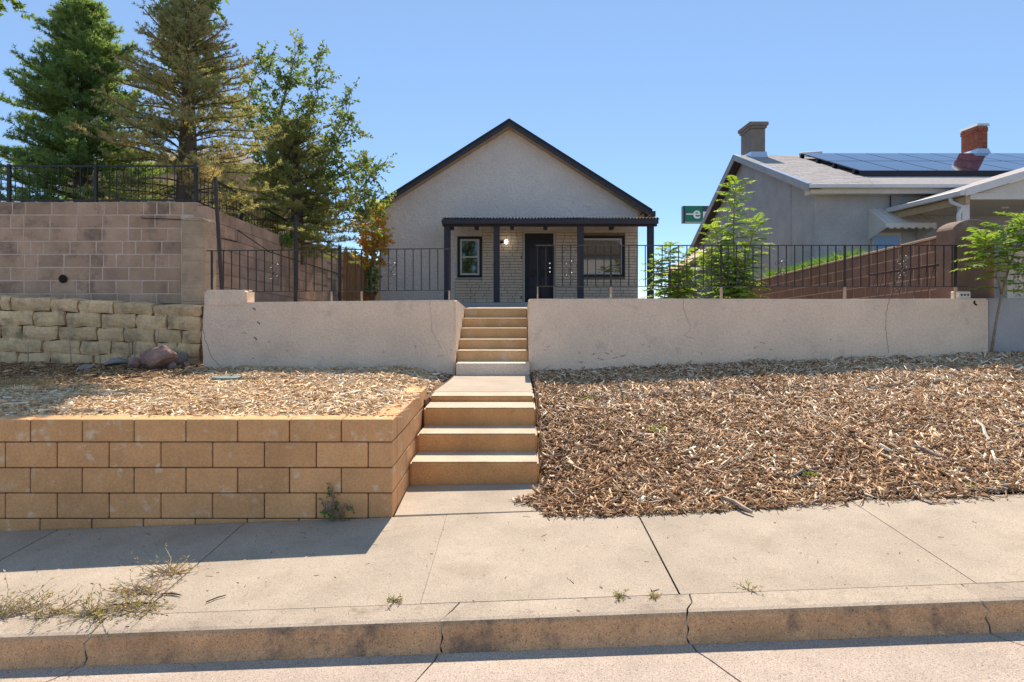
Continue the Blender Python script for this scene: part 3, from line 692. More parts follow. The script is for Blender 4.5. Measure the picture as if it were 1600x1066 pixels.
def slope(side):
    x0 = RX; x1 = 3.89 if side > 0 else -4.42
    mb = MB(); y0, y1 = 18.62, 29.4
    mb.hexa([(x0,y0,roof_z(x0)-th),(x1,y0,roof_z(x1)-th),(x1,y1,roof_z(x1)-th),(x0,y1,roof_z(x0)-th),(x0,y0,roof_z(x0)),(x1,y0,roof_z(x1)),(x1,y1,roof_z(x1)),(x0,y1,roof_z(x0))])
    o = mb.build('roof', M['roof'], H)
    # soffit boards below, rake board in front
    MB().hexa([(x0,y0+.03,roof_z(x0)-th-.022),(x1,y0+.03,roof_z(x1)-th-.022),(x1,HY0-.003,roof_z(x1)-th-.022),(x0,HY0-.003,roof_z(x0)-th-.022),(x0,y0+.03,roof_z(x0)-th-.003),(x1,y0+.03,roof_z(x1)-th-.003),(x1,HY0-.003,roof_z(x1)-th-.003),(x0,HY0-.003,roof_z(x0)-th-.003)]).build('soffit', M['soff'], o)
    MB().hexa([(x0,y0-.03,roof_z(x0)-th-.02),(x1,y0-.03,roof_z(x1)-th-.02),(x1,y0-.003,roof_z(x1)-th-.02),(x0,y0-.003,roof_z(x0)-th-.02),(x0,y0-.03,roof_z(x0)-.05),(x1,y0-.03,roof_z(x1)-.05),(x1,y0-.003,roof_z(x1)-.05),(x0,y0-.003,roof_z(x0)-.05)]).build('rake_board', M['roof'], o)
    MB().hexa([(x0,y0-.05,roof_z(x0)-.048),(x1,y0-.05,roof_z(x1)-.048),(x1,y0+.4,roof_z(x1)-.048),(x0,y0+.4,roof_z(x0)-.048),(x0,y0-.05,roof_z(x0)+.02),(x1,y0-.05,roof_z(x1)+.02),(x1,y0+.4,roof_z(x1)+.02),(x0,y0+.4,roof_z(x0)+.02)]).build('drip_edge', M['black'], o)
    xe = HX1 if side > 0 else HX0
    a, b = (xe, x1) if side > 0 else (x1, xe)
    MB().hexa([(a,HY0,roof_z(a)-th-.022),(b,HY0,roof_z(b)-th-.022),(b,y1,roof_z(b)-th-.022),(a,y1,roof_z(a)-th-.022),(a,HY0,roof_z(a)-th-.003),(b,HY0,roof_z(b)-th-.003),(b,y1,roof_z(b)-th-.003),(a,y1,roof_z(a)-th-.003)]).build('soffit', M['soff'], o)
    # eave gutter end
    MB().box(x1-.03 if side > 0 else x1-.10, x1+.10 if side > 0 else x1+.03, y0-.02, y1, roof_z(x1)-th-.02, roof_z(x1)-.03).build('eave_board', M['roof'], o)
slope(1); slope(-1)
for x in (HX1+.06, HX1+.18):   # rafter tails under the right eave
    MB().box(x, x+.05, HY0-.34, HY0-.004, roof_z(x)-th-.12, roof_z(x)-th-.06).build('rafter_tail', M['black'], H)
def window(name_root, w, mid=None, cross=False, tri=False, par=None):
    x0, x1, z0, z1 = w
    o = MB().box(x0-.0, x0+.075, FY0-.03, FY0+.06, z0, z1).box(x1-.075, x1, FY0-.03, FY0+.06, z0, z1).box(x0+.075, x1-.075, FY0-.03, FY0+.06, z1-.075, z1).box(x0+.075, x1-.075, FY0-.03, FY0+.06, z0, z0+.07).build('window', M['black'], H)
    a0, a1, b0, b1 = x0+.078, x1-.078, z0+.073, z1-.078; f = .055
    fr = MB().box(a0, a0+f, FY0-.01, FY0+.05, b0, b1).box(a1-f, a1, FY0-.01, FY0+.05, b0, b1).box(a0+f, a1-f, FY0-.01, FY0+.05, b1-f, b1).box(a0+f, a1-f, FY0-.01, FY0+.05, b0, b0+f)
    if mid: fr.box(a0+f, a1-f, FY0-.016, FY0+.05, mid-.022, mid+.022)
    fr.build('sash', M['wframe'], o, bevel=.004)
    spl = [b0+f, mid, b1-f] if mid else [b0+f, b1-f]
    for lo, hi in zip(spl[:-1], spl[1:]):
        MB().box(a0+f, a1-f, FY0+.028, FY0+.036, lo, hi).build('pane', M['glass'], o)
    return o, (a0+f, a1-f, b0+f, b1-f)
w1, g1 = window('a', W1, 2.92)
xm = (g1[0]+g1[1])/2
for zc in (2.62, 3.18): # leaded diamond in each sash
    MB().tube([(xm, FY0+.022, zc+.26), (xm, FY0+.022, zc+.12), (xm-.09, FY0+.022, zc), (xm, FY0+.022, zc-.12), (xm+.09, FY0+.022, zc), (xm, FY0+.022, zc+.12)], .005, 4).tube([(xm, FY0+.022, zc-.12), (xm, FY0+.022, zc-.23)], .005, 4).build('leading', M['glint'], w1)
w2, g2 = window('b', W2)
zd = g2[3]-.28
MB().tube([(g2[0], FY0+.022, zd), (g2[1], FY0+.022, zd)], .006, 4).build('leading', M['glint'], w2)
for k in range(3):
    xc = g2[0]+(g2[1]-g2[0])*(k+.5)/3
    MB().tube([(xc-.09, FY0+.022, zd), (xc, FY0+.022, zd+.15), (xc+.09, FY0+.022, zd)], .006, 4).tube([(xc, FY0+.022, zd+.15), (xc, FY0+.022, g2[3])], .005, 4).build('leading', M['glint'], w2)
# door
dx0, dx1, dz0, dz1 = DR
fr = MB().box(dx0, dx0+.05, FY0-.02, FY0+.1, dz0, dz1).box(dx1-.05, dx1, FY0-.02, FY0+.1, dz0, dz1).box(dx0+.05, dx1-.05, FY0-.02, FY0+.1, dz1-.16, dz1)
door = fr.build('door', M['black'], H)
MB().box(dx0+.053, dx1-.053, FY0+.04, FY0+.085, dz0, dz1-.163).build('leaf', M['black'], door)
cols = [(dx0+.13, dx0+.27), (dx0+.31, dx0+.44), (dx1-.36, dx1-.24), (dx1-.21, dx1-.11)]
for (a, b) in ((dx0+.12, dx0+.38), (dx1-.38, dx1-.13)):
    for (z0, z1) in ((dz0+.18, dz0+.78), (dz0+.98, dz0+1.62)):
        MB().box(a, b, FY0+.028, FY0+.041, z0, z1).build('panel', M['post'], door, bevel=.008)
for k, z in enumerate((dz0+.92, dz0+1.04, dz0+1.17)):
    MB().tube([(dx1-.105, FY0+.04, z), (dx1-.105, FY0-.0, z)], .022, 8).build('lock', M['chrome'], door)
MB().box(dx0-.06, dx1+.06, FY0-.012, FY0-.001, dz1+.003, dz1+.07).box(dx0-.06, dx0-.003, FY0-.012, FY0-.001, 1.58, dz1).box(dx1+.003, dx1+.06, FY0-.012, FY0-.001, 1.58, dz1).build('door_casing', M['trim'], H)
# ledge stone facing
bk = MB()
for (a, b, c_, d_) in ((-1.87, W1[1]+.0, 1.583, W1[2]-.03), (W1[1]+.01, DR[0]-.063, 1.583, 3.67), (DR[0]-.063, DR[1]+.063, DR[3]+.073, 3.67), (DR[1]+.063, W2[0]-.002, 1.583, 3.67), (W2[0]-.002, W2[1]+.002, 1.583, W2[2]-.003), (W2[0]-.002, W2[1]+.002, W2[3]+.003, 3.67), (W2[1]+.002, HX1-.004, 1.583, 3.67)):
    bk.box(a, b, FY0-.006, FY0-.001, c_, d_)
bk.build('ledge_joints', M['ljoint'], H)
lv, lf = MB(), None
rr = random.Random(5)
def blocked(a, b, z0, z1):
    for (p, q, r0, r1) in ((W1[0]-.02, W1[1]+.0, W1[2]-.03, 9), (DR[0]-.07, DR[1]+.07, 0, DR[3]+.06), (W2[0]-.01, W2[1]+.01, W2[2]-.02, W2[3]+.02)):
        if b > p and a < q and z1 > r0 and z0 < r1: return (p, q)
    return None
z = 1.585
while z < 3.69:
    h = rr.choice((.075, .085, .10)); x = -1.86 if z < W1[2]-.05 else W1[1]+.02
    while x < HX1-.01:
        l = rr.uniform(.14, .46); b = min(x+l, HX1-.005)
        bl = blocked(x, b, z, z+h)
        if bl:
            if bl[0]-x > .05: lv.box(x, bl[0]-.004, FY0-.02-rr.uniform(0,.03), FY0-.0065, z, z+h-.016)
            x = bl[1]+.004; continue
        if b-x > .03: lv.box(x, b-.014, FY0-.02-rr.uniform(0,.03), FY0-.0065, z, z+h-.016)
        x = b
    z += h
tag(lv.build('ledge_stone_facing', M['ledge'], H), kind='stuff')
# porch
PY = 17.2
MB().box(-2.2, 4.0, 16.95, HY0-.005, 1.2, 1.58).build('porch_floor', M['wgrey'], H, bevel=.01)
for u in (699, 776, 907, 1016.3):
    x = PX(u, PY); MB().box(x-.082, x+.082, PY-.08, PY+.08, 1.58, PZ(353, PY)+.01).build('porch_post', M['post'], H, bevel=.006)
zb = PZ(354, PY)
MB().box(PX(691.5, PY), PX(1026, PY), PY-.07, PY+.07, zb, zb+.13).build('porch_beam', M['post'], H, bevel=.004)
for u in (702, 748, 801, 853, 960, 1000):
    x = PX(u, 17.5)
    MB().hexa([(x-.03,16.98,zb+.1),(x+.03,16.98,zb+.1),(x+.03,HY0-.02,zb+.26),(x-.03,HY0-.02,zb+.26),(x-.03,16.98,zb+.17),(x+.03,16.98,zb+.17),(x+.03,HY0-.02,zb+.34),(x-.03,HY0-.02,zb+.34)]).build('rafter', M['soff'], H)
# brackets seen under the beam
for u in (706, 745, 800, 852, 955):
    x = PX(u, 17.6); MB().box(x-.05, x+.05, 17.4, 17.75, zb-.045, zb-.001+.05).build('bracket', M['post'], H)
xw = np.arange(PX(690, 16.9), PX(1031, 16.9), .012); amp = .024; per = .085
zf = zb+.185
V = []; F = []
for i, x in enumerate(xw):
    w = amp*math.sin(2*math.pi*x/per)
    V += [(x, 16.88, zf+w), (x, HY0-.002, zf+.20+w), (x, 16.88, zf+w-.006), (x, HY0-.002, zf+.20+w-.006)]
for i in range(len(xw)-1):
    a = 4*i; b = a+4; F += [(a, b, b+1, a+1), (a+2, a+3, b+3, b+2), (a, a+2, b+2, b)]
me = bpy.data.meshes.new('porch_roof'); me.from_pydata(V, [], F); 
obj('porch_roof', me, M['roof'], H)
MB().box(PX(690, 16.9), PX(1029, 16.9), 16.90, 16.945, zb+.04, zf-.028).build('porch_fascia', M['post'], H)
# flood light
fl = MB().tube([(PX(783.5, 18.9), 18.99, 3.36), (PX(784, 18.9), 18.85, 3.36)], .05, 10).tube([(PX(784, 18.9), 18.88, 3.36), (PX(788, 18.9), 18.80, 3.36)], .035, 8).build('porch_light', M['rust'], H)
bm = bmesh.new(); bmesh.ops.create_uvsphere(bm, u_segments=12, v_segments=8, radius=.055); me = bpy.data.meshes.new('bulb'); bm.to_mesh(me); bm.free()
obj('bulb', me, M['bulb'], fl, (PX(791, 18.85), 18.80, 3.355), scale=(.9, 1, 1.25))
# ------------------------------------------------------------------ neighbour on the right
N = empty('neighbour_house', (11, 20, 1.6), 'grey stucco house with shingle roof, solar panels and two chimneys', 'house')
d1 = 16.0; XG = PX(1273, d1); d2 = 26.1; dm = 21.05; XR2 = 20.0
ez = PZ(302, d1); rsl = .355
def nrz(y): return 4.47+rsl*(y-15.62) if y < dm else 4.47+rsl*(dm-15.62)-.49*(y-dm)
ridge = nrz(dm)
MB().box(XG+.25, XR2, d1, d1+.25, 1.3, ez+.10).box(XG+.25, XR2, d2-.25, d2, 1.3, 3.75).prism([(d1, 1.3), (d2, 1.3), (d2, nrz(d2)-.13), (dm, ridge-.15), (d1, nrz(d1)-.13)], 0, XG, XG+.25).build('wall', M['ngrey'], N)
MB().box(XG-.012, XG-.001, d1+1.38, d1+1.44, 1.6, nrz(17.4)-.25).build('conduit', M['ngrey'], N)
XO = XG-.30; HIPX = 15.4
rf = MB(); t = .10
rf.quad((XO, 15.62, nrz(15.62)), (19.9, 15.62, nrz(15.62)), (HIPX, dm, ridge), (XO, dm, ridge))
rf.quad((XO, dm, ridge), (HIPX, dm, ridge), (19.9, 26.5, nrz(26.5)), (XO, 26.5, nrz(26.5)))
rf.quad((19.9, 15.62, nrz(15.62)), (19.9, 26.5, nrz(26.5)), (HIPX, dm, ridge))
roofN = rf.build('roof', M['shingle'], N)
# rows of shingles on the visible left part and along the ridge
rr = random.Random(9); k = 0
y = 15.60
slen = .15
nrow = int((dm-15.62)/(slen*.94))
shm = {}
sa = math.atan(rsl)
for r in range(nrow):
    yy = 15.62+slen*.94*r+.07
    x = XO-rr.uniform(0, .2)
    xe = 9.05
    while x < xe:
        l = rr.choice((.24, .30, .36)); a = max(x, XO); b = min(x+l, xe)
        if b-a > .04:
            key = round(b-a, 2)
            if key not in shm: shm[key] = MB().box(-key/2+.003, key/2-.003, -.08, .08, 0, .008).mesh('shingle')
            k += 1
            if k <= 300: obj('shingle', shm[key], M['shingle'], roofN, ((a+b)/2, yy, nrz(yy)+.004+.003*rr.random()), (sa-.02, 0, 0))
        x += l
# rake board + soffit, left gable
for (ya, yb) in ((15.64, dm), (dm, 26.6)):
    za, zb2 = nrz(ya), nrz(yb)
    MB().hexa([(XO-.03,ya,za-.17),(XO-.001,ya,za-.17),(XO-.001,yb,zb2-.17),(XO-.03,yb,zb2-.17),(XO-.03,ya,za+.02),(XO-.001,ya,za+.02),(XO-.001,yb,zb2+.02),(XO-.03,yb,zb2+.02)]).build('rake_board', M['ngrey'], N)
    MB().hexa([(XO,ya,za-.12),(XG-.003,ya,za-.12),(XG-.003,yb,zb2-.12),(XO,yb,zb2-.12),(XO,ya,za-.03),(XG-.003,ya,za-.03),(XG-.003,yb,zb2-.03),(XO,yb,zb2-.03)]).build('soffit', M['roof'], N)  # soffit colour darkened to hold the shade under the rake
    MB().hexa([(XO-.045,ya,za+.021),(XO+.06,ya,za+.021),(XO+.06,yb,zb2+.021),(XO-.045,yb,zb2+.021),(XO-.045,ya,za+.034),(XO+.06,ya,za+.034),(XO+.06,yb,zb2+.034),(XO-.045,yb,zb2+.034)]).build('drip_edge', M['metal'], N)
# eave: gutter and cream frieze
MB().box(XO-.02, 19.9, 15.50, 15.615, nrz(15.62)-.095, nrz(15.62)-.005).build('gutter', M['alu'], N, bevel=.01)
MB().box(XG-.26, 19.9, 15.64, 15.99, ez-.07, ez+.14).build('frieze', M['trim'], N, bevel=.004)
MB().tube([P(1391, 302, 15.9), P(1391.5, 312, 15.96), P(1391, 324, 15.97)], .012, 4).build('cable', M['crack'], N)
MB().box(XG-.29, 19.9, 15.618, 15.99, ez+.141, ez+.155).build('eave_soffit', M['trim'], N)
# chimneys
c1 = MB().box(XG+.10, XG+.56, 20.65, 21.6, ridge-.4, 7.18).build('chimney', M['nchim'], roofN, bevel=.015)
c1c = MB().box(XG+.06, XG+.60, 20.60, 21.65, 7.18, 7.26).box(XG+.02, XG+.64, 20.56, 21.69, 7.26, 7.38).build('chimney_cap', M['nchim'], N, bevel=.015)
MB().hexa([(XG+.05,20.55,nrz(20.55)-.05),(XG+.62,20.55,nrz(20.55)-.05),(XG+.62,21.62,ridge-.05),(XG+.05,21.62,ridge-.05),(XG+.08,20.60,ridge+.02),(XG+.58,20.60,ridge+.02),(XG+.58,21.62,ridge+.07),(XG+.08,21.62,ridge+.07)]).build('flashing', M['metal'], N)
bx0, bx1, by0, by1 = 14.80, 15.12, 20.62, 21.40
chim = MB().box(bx0+.008, bx1-.008, by0+.008, by1-.008, ridge-.4, 7.30).build('brick_chimney', M['rbrickm'], roofN)
zz = ridge-.2; r_ = 0
bmA = block_mesh(.16-.008, .1, .062, .003); bmB = block_mesh(.1, .195-.008, .062, .003)
while zz < 7.22:
    ex = .03 if zz > 7.05 else 0
    for k in range(2):
        obj('brick', bmA, M['rbrick'], N, (bx0+.08+k*.16+(.0 if r_ % 2 else .0), by0+.049-ex, zz))
    for k in range(4):
        obj('brick', bmB, M['rbrick'], N, (bx0+.049-ex, by0+.0975+k*.195+(.0), zz))
    zz += .07; r_ += 1
MB().hexa([(bx0-.05,by0-.05,7.25),(bx1+.05,by0-.05,7.25),(bx1+.05,by1+.05,7.25),(bx0-.05,by1+.05,7.25),(bx0-.02,by0-.02,7.33),(bx1+.02,by0-.02,7.33),(bx1+.02,by1+.02,7.33),(bx0-.02,by1+.02,7.33)]).build('chimney_cap', M['alu'], N)
MB().hexa([(bx0-.12,by0-.12,nrz(by0-.12)-.03),(bx1+.12,by0-.12,nrz(by0-.12)-.03),(bx1+.12,by1,ridge-.05),(bx0-.12,by1,ridge-.05),(bx0-.02,by0-.02,ridge+.12),(bx1+.02,by0-.02,ridge+.12),(bx1+.02,by1+.02,ridge+.12),(bx0-.02,by1+.02,ridge+.12)]).build('flashing', M['metal'], N)
# solar panels
pw = 1.02
spm = MB().box(-pw/2+.02, pw/2-.02, -.92, .92, .022, .034).mesh('solar_glass'); spm.materials.append(M['solar'])
sfm = MB().box(-pw/2+.004, pw/2-.004, -.94, .94, 0, .022).mesh('solar_frame'); sfm.materials.append(M['solarf'])
for r in range(2):
    for c in range(9):
        yc = 17.72+r*1.80; xc = 9.0+pw*(c+.5)
        if xc > HIPX+(dm-yc)*.9-.6: continue
        o = obj('solar_panel', sfm, None, N, (xc, yc, nrz(yc)+.12), (sa, 0, 0)); 
        g = bpy.data.objects.new('panel_glass', spm); link(g, o, WLOC[o.name])
MB().hexa([(9.0,16.84,nrz(16.84)+.01),(16,16.84,nrz(16.84)+.01),(16,16.87,nrz(16.87)+.01),(9.0,16.87,nrz(16.87)+.01),(9.0,16.83,nrz(16.84)+.13),(16,16.83,nrz(16.84)+.13),(16,16.86,nrz(16.87)+.13),(9.0,16.86,nrz(16.87)+.13)]).build('panel_skirt', M['solarf'], N)
for y_ in (17.1, 18.2, 19.2, 20.3):
    MB().box(8.94, 9.05, y_-.05, y_+.05, nrz(y_)-.02, nrz(y_)+.12).build('panel_bracket', M['solarf'], N)
MB().tube([(9.20, dm-.1, ridge+.02), (9.75, dm-.5, ridge-.02)], .06, 8).build('vent_pipe', M['alu'], N)
# porch on the right
NP = N
pX0 = 9.23; pY = 13.2; pzE = 3.95; pS = .30; pX1 = 13.0
def pz_(x): return pzE+pS*(x-pX0)
MB().hexa([(pX0,pY,pz_(pX0)-.10),(pX1,pY,pz_(pX1)-.10),(pX1,d1-.02,pz_(pX1)-.10),(pX0,d1-.02,pz_(pX0)-.10),(pX0,pY,pz_(pX0)),(pX1,pY,pz_(pX1)),(pX1,d1-.02,pz_(pX1)),(pX0,d1-.02,pz_(pX0))]).build('porch_roof', M['shingle'], N)
MB().hexa([(pX0-.02,pY-.035,pz_(pX0)-.15),(pX1,pY-.035,pz_(pX1)-.15),(pX1,pY-.003,pz_(pX1)-.15),(pX0-.02,pY-.003,pz_(pX0)-.15),(pX0-.02,pY-.035,pz_(pX0)+.01),(pX1,pY-.035,pz_(pX1)+.01),(pX1,pY-.003,pz_(pX1)+.01),(pX0-.02,pY-.003,pz_(pX0)+.01)]).build('porch_rake_board', M['alu'], N)
MB().box(pX0-.12, pX0-.003, pY-.01, d1-.05, pzE-.13, pzE-.02).build('porch_gutter', M['alu'], N, bevel=.012)
MB().box(pX0+.01, pX0+.10, pY+.02, d1-.02, pzE-.30, pzE-.145).build('porch_side_beam', M['soff'], N)
MB().prism([(pX0+.2, 3.80), (pX1, 3.80), (pX1, pz_(pX1)-.16), (pX0+.25, pz_(pX0+.25)-.16)], 1, pY+.06, pY+.12).build('porch_gable', M['trim'], N)
MB().box(pX0+.105, pX1, pY+.02, pY+.05, 3.74, 3.87).build('porch_beam', M['trim'], N)
MB().box(pX0+.105, pX1, pY+.13, d1-.02, 3.76, 3.80).build('porch_ceiling', M['trim'], N)
MB().box(9.26, 9.42, pY+.15, pY+.31, 1.4, 3.755).build('porch_post', M['alu'], N, bevel=.008)
MB().tube([(pX0-.06, 13.6, pzE-.10), (pX0-.06, 13.55, pzE-.22), (pX0+.02, 13.30, pzE-.36), (9.17, 13.33, pzE-.5), (9.17, 13.33, 1.6)], .042, 8).build('downspout', M['alu'], N)
MB().tube([P(1563, 322, 14.5), P(1575, 322, 14.5)], .06, 10).tube([P(1553, 323, 14.5), P(1590, 320, 14.5)], .025, 6).build('ceiling_light', M['wframe'], N)
# awning + window
aw = MB(); n = 14
ax0, ax1 = PX(1357, d1), PX(1432, d1); ay = 15.25; at, ab = PZ(327, d1), PZ(349, 15.25)
for k in range(n):
    a = ax0+(ax1-ax0)*k/n; b = ax0+(ax1-ax0)*(k+1)/n; up = .012 if k % 2 else 0
    aw.hexa([(a,ay,ab+up-.01),(b,ay,ab+up-.01),(b,d1-.004,at+up-.01),(a,d1-.004,at+up-.01),(a,ay,ab+up),(b,ay,ab+up),(b,d1-.004,at+up),(a,d1-.004,at+up)])
    aw.hexa([(a,ay-.012,ab-.10-.03*(k%2)),(b,ay-.012,ab-.10-.03*(k%2)),(b,ay-.002,ab-.10-.03*(k%2)),(a,ay-.002,ab-.10-.03*(k%2)),(a,ay-.012,ab+up),(b,ay-.012,ab+up),(b,ay-.002,ab+up),(a,ay-.002,ab+up)])
awo = aw.build('awning', M['alu'], N)
for xx in (ax0-.012, ax1+.002):
    MB().prism([(ay, ab-.12), (d1-.004, ab-.12-.22), (d1-.004, at-.01), (ay, ab-.01)], 0, xx, xx+.01).build('awning_side', M['alu'], awo)
wx0, wx1 = PX(1362, d1), PX(1406, d1)
wo = MB().box(wx0, wx1, d1-.05, d1-.003, 2.6, PZ(364, d1)).build('window', M['trim'], N)
MB().box(wx0+.03, wx1-.03, d1-.06, d1-.052, 2.65, PZ(369, d1)).build('pane', M['bluegl'], wo)
# ------------------------------------------------------------------ brown wall, pillar, screen
bwl = empty('brown_block_wall', (6.4, 13.3, 1.3), 'brown block wall with pale cap sloping down beside the grey house', 'wall')
BX = 6.31
def btop(y): return 2.66-.062*(y-9.3)
ba = math.atan(-.062)
for r in range(6):
    y = 9.42-(.2 if r % 2 else 0)
    while y < 17.3:
        l = .406; yc = y+l/2
        if yc > 9.35: obj('block', block_mesh(.19, l-.018, .19-.018, .005), M['brown'], bwl, (BX+.095+random.uniform(-.002,.002), yc, btop(yc)-.04-.19*(r+.5)), (ba, 0, 0))
        y += l
MB().hexa([(BX+.006,9.3,1.2),(BX+.18,9.3,1.2),(BX+.18,17.3,1.0),(BX+.006,17.3,1.0),(BX+.006,9.3,btop(9.3)-.05),(BX+.18,9.3,btop(9.3)-.05),(BX+.18,17.3,btop(17.3)-.05),(BX+.006,17.3,btop(17.3)-.05)]).build('mortar_core', M['brownm'], bwl)
MB().hexa([(BX-.015,9.45,btop(9.45)-.038),(BX+.205,9.45,btop(9.45)-.038),(BX+.205,17.3,btop(17.3)-.038),(BX-.015,17.3,btop(17.3)-.038),(BX-.015,9.45,btop(9.45)),(BX+.205,9.45,btop(9.45)),(BX+.205,17.3,btop(17.3)),(BX-.015,17.3,btop(17.3))]).build('cap', M['brownm'], bwl, bevel=.008)
MB().box(BX-.06, BX+.25, 17.32, 17.66, 1.2, btop(17.3)-.0).build('end_pier', M['brownp'], bwl, bevel=.01)
pr = MB(); a0, a1 = PX(1490, 9.12), PX(1556, 9.12)
prof = [(a0, 1.3), (a1, 1.3), (a1, 2.70)]
for k in range(1, 9):
    t = k/9; prof.append((a1+(a0-a1)*t, 2.70+.13*math.sin(math.pi*t)**.7))
prof.append((a0, 2.70))
tag(pr.prism(prof, 1, 9.12, 9.52).build('rounded_pillar', M['brownp'], bevel=.02), 'brown rendered pillar with rounded top at the end of the brown wall', 'pillar')
# small white vent block on the wall, screen blocks
vb = empty('vent_block', (PX(1507, YR), 8.93, 1.69), 'small white block with three holes beside the rounded pillar', 'block')
MB().box(PX(1498, 8.86), PX(1517, 8.86), 8.86, 9.03, 1.690, PZ(455.5, 8.86)).build('body', M['wframe'], vb, bevel=.008)
for k in range(3):
    x = PX(1502.5+5*k, 8.86); MB().tube([(x, 8.855, PZ(461, 8.86)), (x, 8.9, PZ(461, 8.86))], .014, 8).build('hole', M['crack'], vb)
sc = empty('screen_wall', (7.2, 8.95, 1.70), 'cream pierced screen blocks standing on the grey low wall', 'wall')
sb = .195
def screen_block():
    mb = MB(); h = sb/2
    mb.box(-h, h, -.045, .045, -h, -h+.022).box(-h, h, -.045, .045, h-.022, h).box(-h, -h+.022, -.045, .045, -h+.022, h-.022).box(h-.022, h, -.045, .045, -h+.022, h-.022)
    for q in range(4):
        a = R(45+90*q); c, s = math.cos(a), math.sin(a)
        mb.hexa([((.0)*c-.014*s, -.04, .0*s+.014*c), (.1*c-.014*s, -.04, .1*s+.014*c), (.1*c-.014*s, .04, .1*s+.014*c), (-.014*s, .04, .014*c),
                 (.014*s, -.04, -.014*c), (.1*c+.014*s, -.04, .1*s-.014*c), (.1*c+.014*s, .04, .1*s-.014*c), (.014*s, .04, -.014*c)])
    seg_ = 12
    pts = [(.052*math.cos(2*math.pi*k/seg_), 0, .052*math.sin(2*math.pi*k/seg_)) for k in range(seg_+1)]
    mb.tube(pts, .018, 5)
    me = mb.mesh('screen_block'); me.materials.append(M['trim']); return me
sbm = screen_block()
for r in range(3):
    for c in range(6):
        obj('screen_block', sbm, None, sc, (6.86+sb/2+c*(sb+.003), 8.95, 1.70+sb/2+r*(sb+.003)))
MB().box(6.80, 6.855, 8.90, 9.05, 1.70, 2.30).build('jamb', M['trim'], sc)
MB().box(6.80, 8.1, 8.90, 9.05, 2.302, 2.36).build('cap', M['trim'], sc)
# old railing leaning on the brown wall
lg = empty('leaning_railing', (5.6, 9.3, 1.5), 'old rusty railing panel leaning askew against the brown wall', 'railing')
MB().tube([P(1358, 430, 9.2), P(1466, 414, 9.2)], .022, 4).build('top_bar', M['rust'], lg)
for k in range(9):
    u = 1370+11.2*k; v = 430-16*(u-1358)/108
    MB().tube([P(u, v, 9.2), P(u-13, 472, 9.15)], .007, 4).build('bar', M['rust'], lg)
heart(lg, PX(1412, 9.2), PZ(412, 9.2), 9.18); heart(lg, PX(1402, 9.2), PZ(446, 9.2), 9.18)
# shed and mesh gate between the houses
sh = empty('garden_shed', (5.9, 24, 1.4), 'small grey shed with sloping tan roof edge behind the saplings', 'shed')
MB().hexa([(5.85,23.0,1.3),(7.0,23.0,1.3),(7.0,25,1.3),(5.85,25,1.3),(5.85,23.0,2.72),(7.0,23.0,3.42),(7.0,25,3.42),(5.85,25,2.72)]).build('wall', M['shed'], sh)
MB().hexa([(5.6,22.8,2.57),(7.05,22.8,3.45),(7.05,25.2,3.45),(5.6,25.2,2.57),(5.6,22.8,2.69),(7.05,22.8,3.57),(7.05,25.2,3.57),(5.6,25.2,2.69)]).build('roof', M['soff'], sh)
mg = empty('mesh_gate', (4.9, 15.6, 1.46), 'grey wire gate frame with diagonal braces beside the brown wall', 'gate')
ga, gb = PX(1072, 15.6), PX(1126, 15.6)
MB().tube([(ga, 15.6, 1.4), (ga, 15.6, 2.2)], .018, 6).build('post', M['alu'], mg); MB().tube([(gb, 15.6, 1.4), (gb, 15.6, 2.25)], .018, 6).build('post', M['alu'], mg)
for z in (1.5, 2.15): MB().tube([(ga, 15.6, z), (gb, 15.6, z)], .012, 6).build('rail', M['alu'], mg)
MB().tube([P(1074, 428, 15.55), P(1103, 417, 15.55)], .03, 4).build('top_board', M['alu'], mg)
wm = MB()
for k in range(-9, 13):
    for s in (1, -1):
        a = ga+k*.08; pts = []
        for z in (1.5, 2.15):
            x = a+(z-1.5)*s*.8+(0 if s > 0 else .5); pts.append((x, 15.6, z))
        (xa, _, za), (xb, _, zb_) = pts
        if max(xa, xb) < gb and min(xa, xb) > ga: wm.tube(pts, .003, 3, False)
wm.build('wire_mesh', M['metal'], mg)
# ------------------------------------------------------------------ far sign, left neighbour, opposite house
sg = empty('shop_sign', (12.9, 45, 1.4), 'green and white illuminated shop sign on a pole beyond the roofs', 'sign')
sx0, sx1, sz0, sz1 = PX(1071, 45), PX(1071, 45)+4.6, PZ(347, 45), PZ(322.5, 45)
MB().box(sx0-.16, sx1+.05, 45, 45.5, sz0-.07, sz1+.03).build('cabinet', M['signb'], sg)
MB().box(sx0-.03, sx0+1.18, 44.95, 44.998, sz0, sz1).build('green_panel', M['green'], sg)
MB().box(sx0+1.19, sx1, 44.95, 44.998, sz0, sz1).build('dark_panel', M['signb'], sg)
MB().box(sx0-.03, sx0+1.18, 44.96, 44.997, sz0-.04, sz0-.002).build('trim', M['signw'], sg)
MB().tube([(sx1-.9, 45.25, 1.3), (sx1-.9, 45.25, sz0-.05)], .12, 10).build('pole', M['signb'], sg)
def lettering(txt, size, loc, mat, par, name, bold=.0):
    cu = bpy.data.curves.new(name, 'FONT'); cu.body = txt; cu.size = size; cu.extrude = .01; cu.offset = bold
    tmp = bpy.data.objects.new(name, cu); scene.collection.objects.link(tmp)
    bpy.context.view_layer.update()
    me = bpy.data.meshes.new_from_object(tmp.evaluated_get(bpy.context.evaluated_depsgraph_get()))
    bpy.data.objects.remove(tmp); me.materials.clear()
    o = obj(name, me, mat, par, loc, (R(90), 0, 0)); return o
zc = (sz0+sz1)/2
lettering('e', 1.15, (sx0+.50, 44.93, zc-.30), M['signw'], sg, 'letter', .018)
MB().box(sx0+.04, sx0+.58, 44.925, 44.945, zc-.055, zc+.035).build('letter_bar', M['signw'], sg)
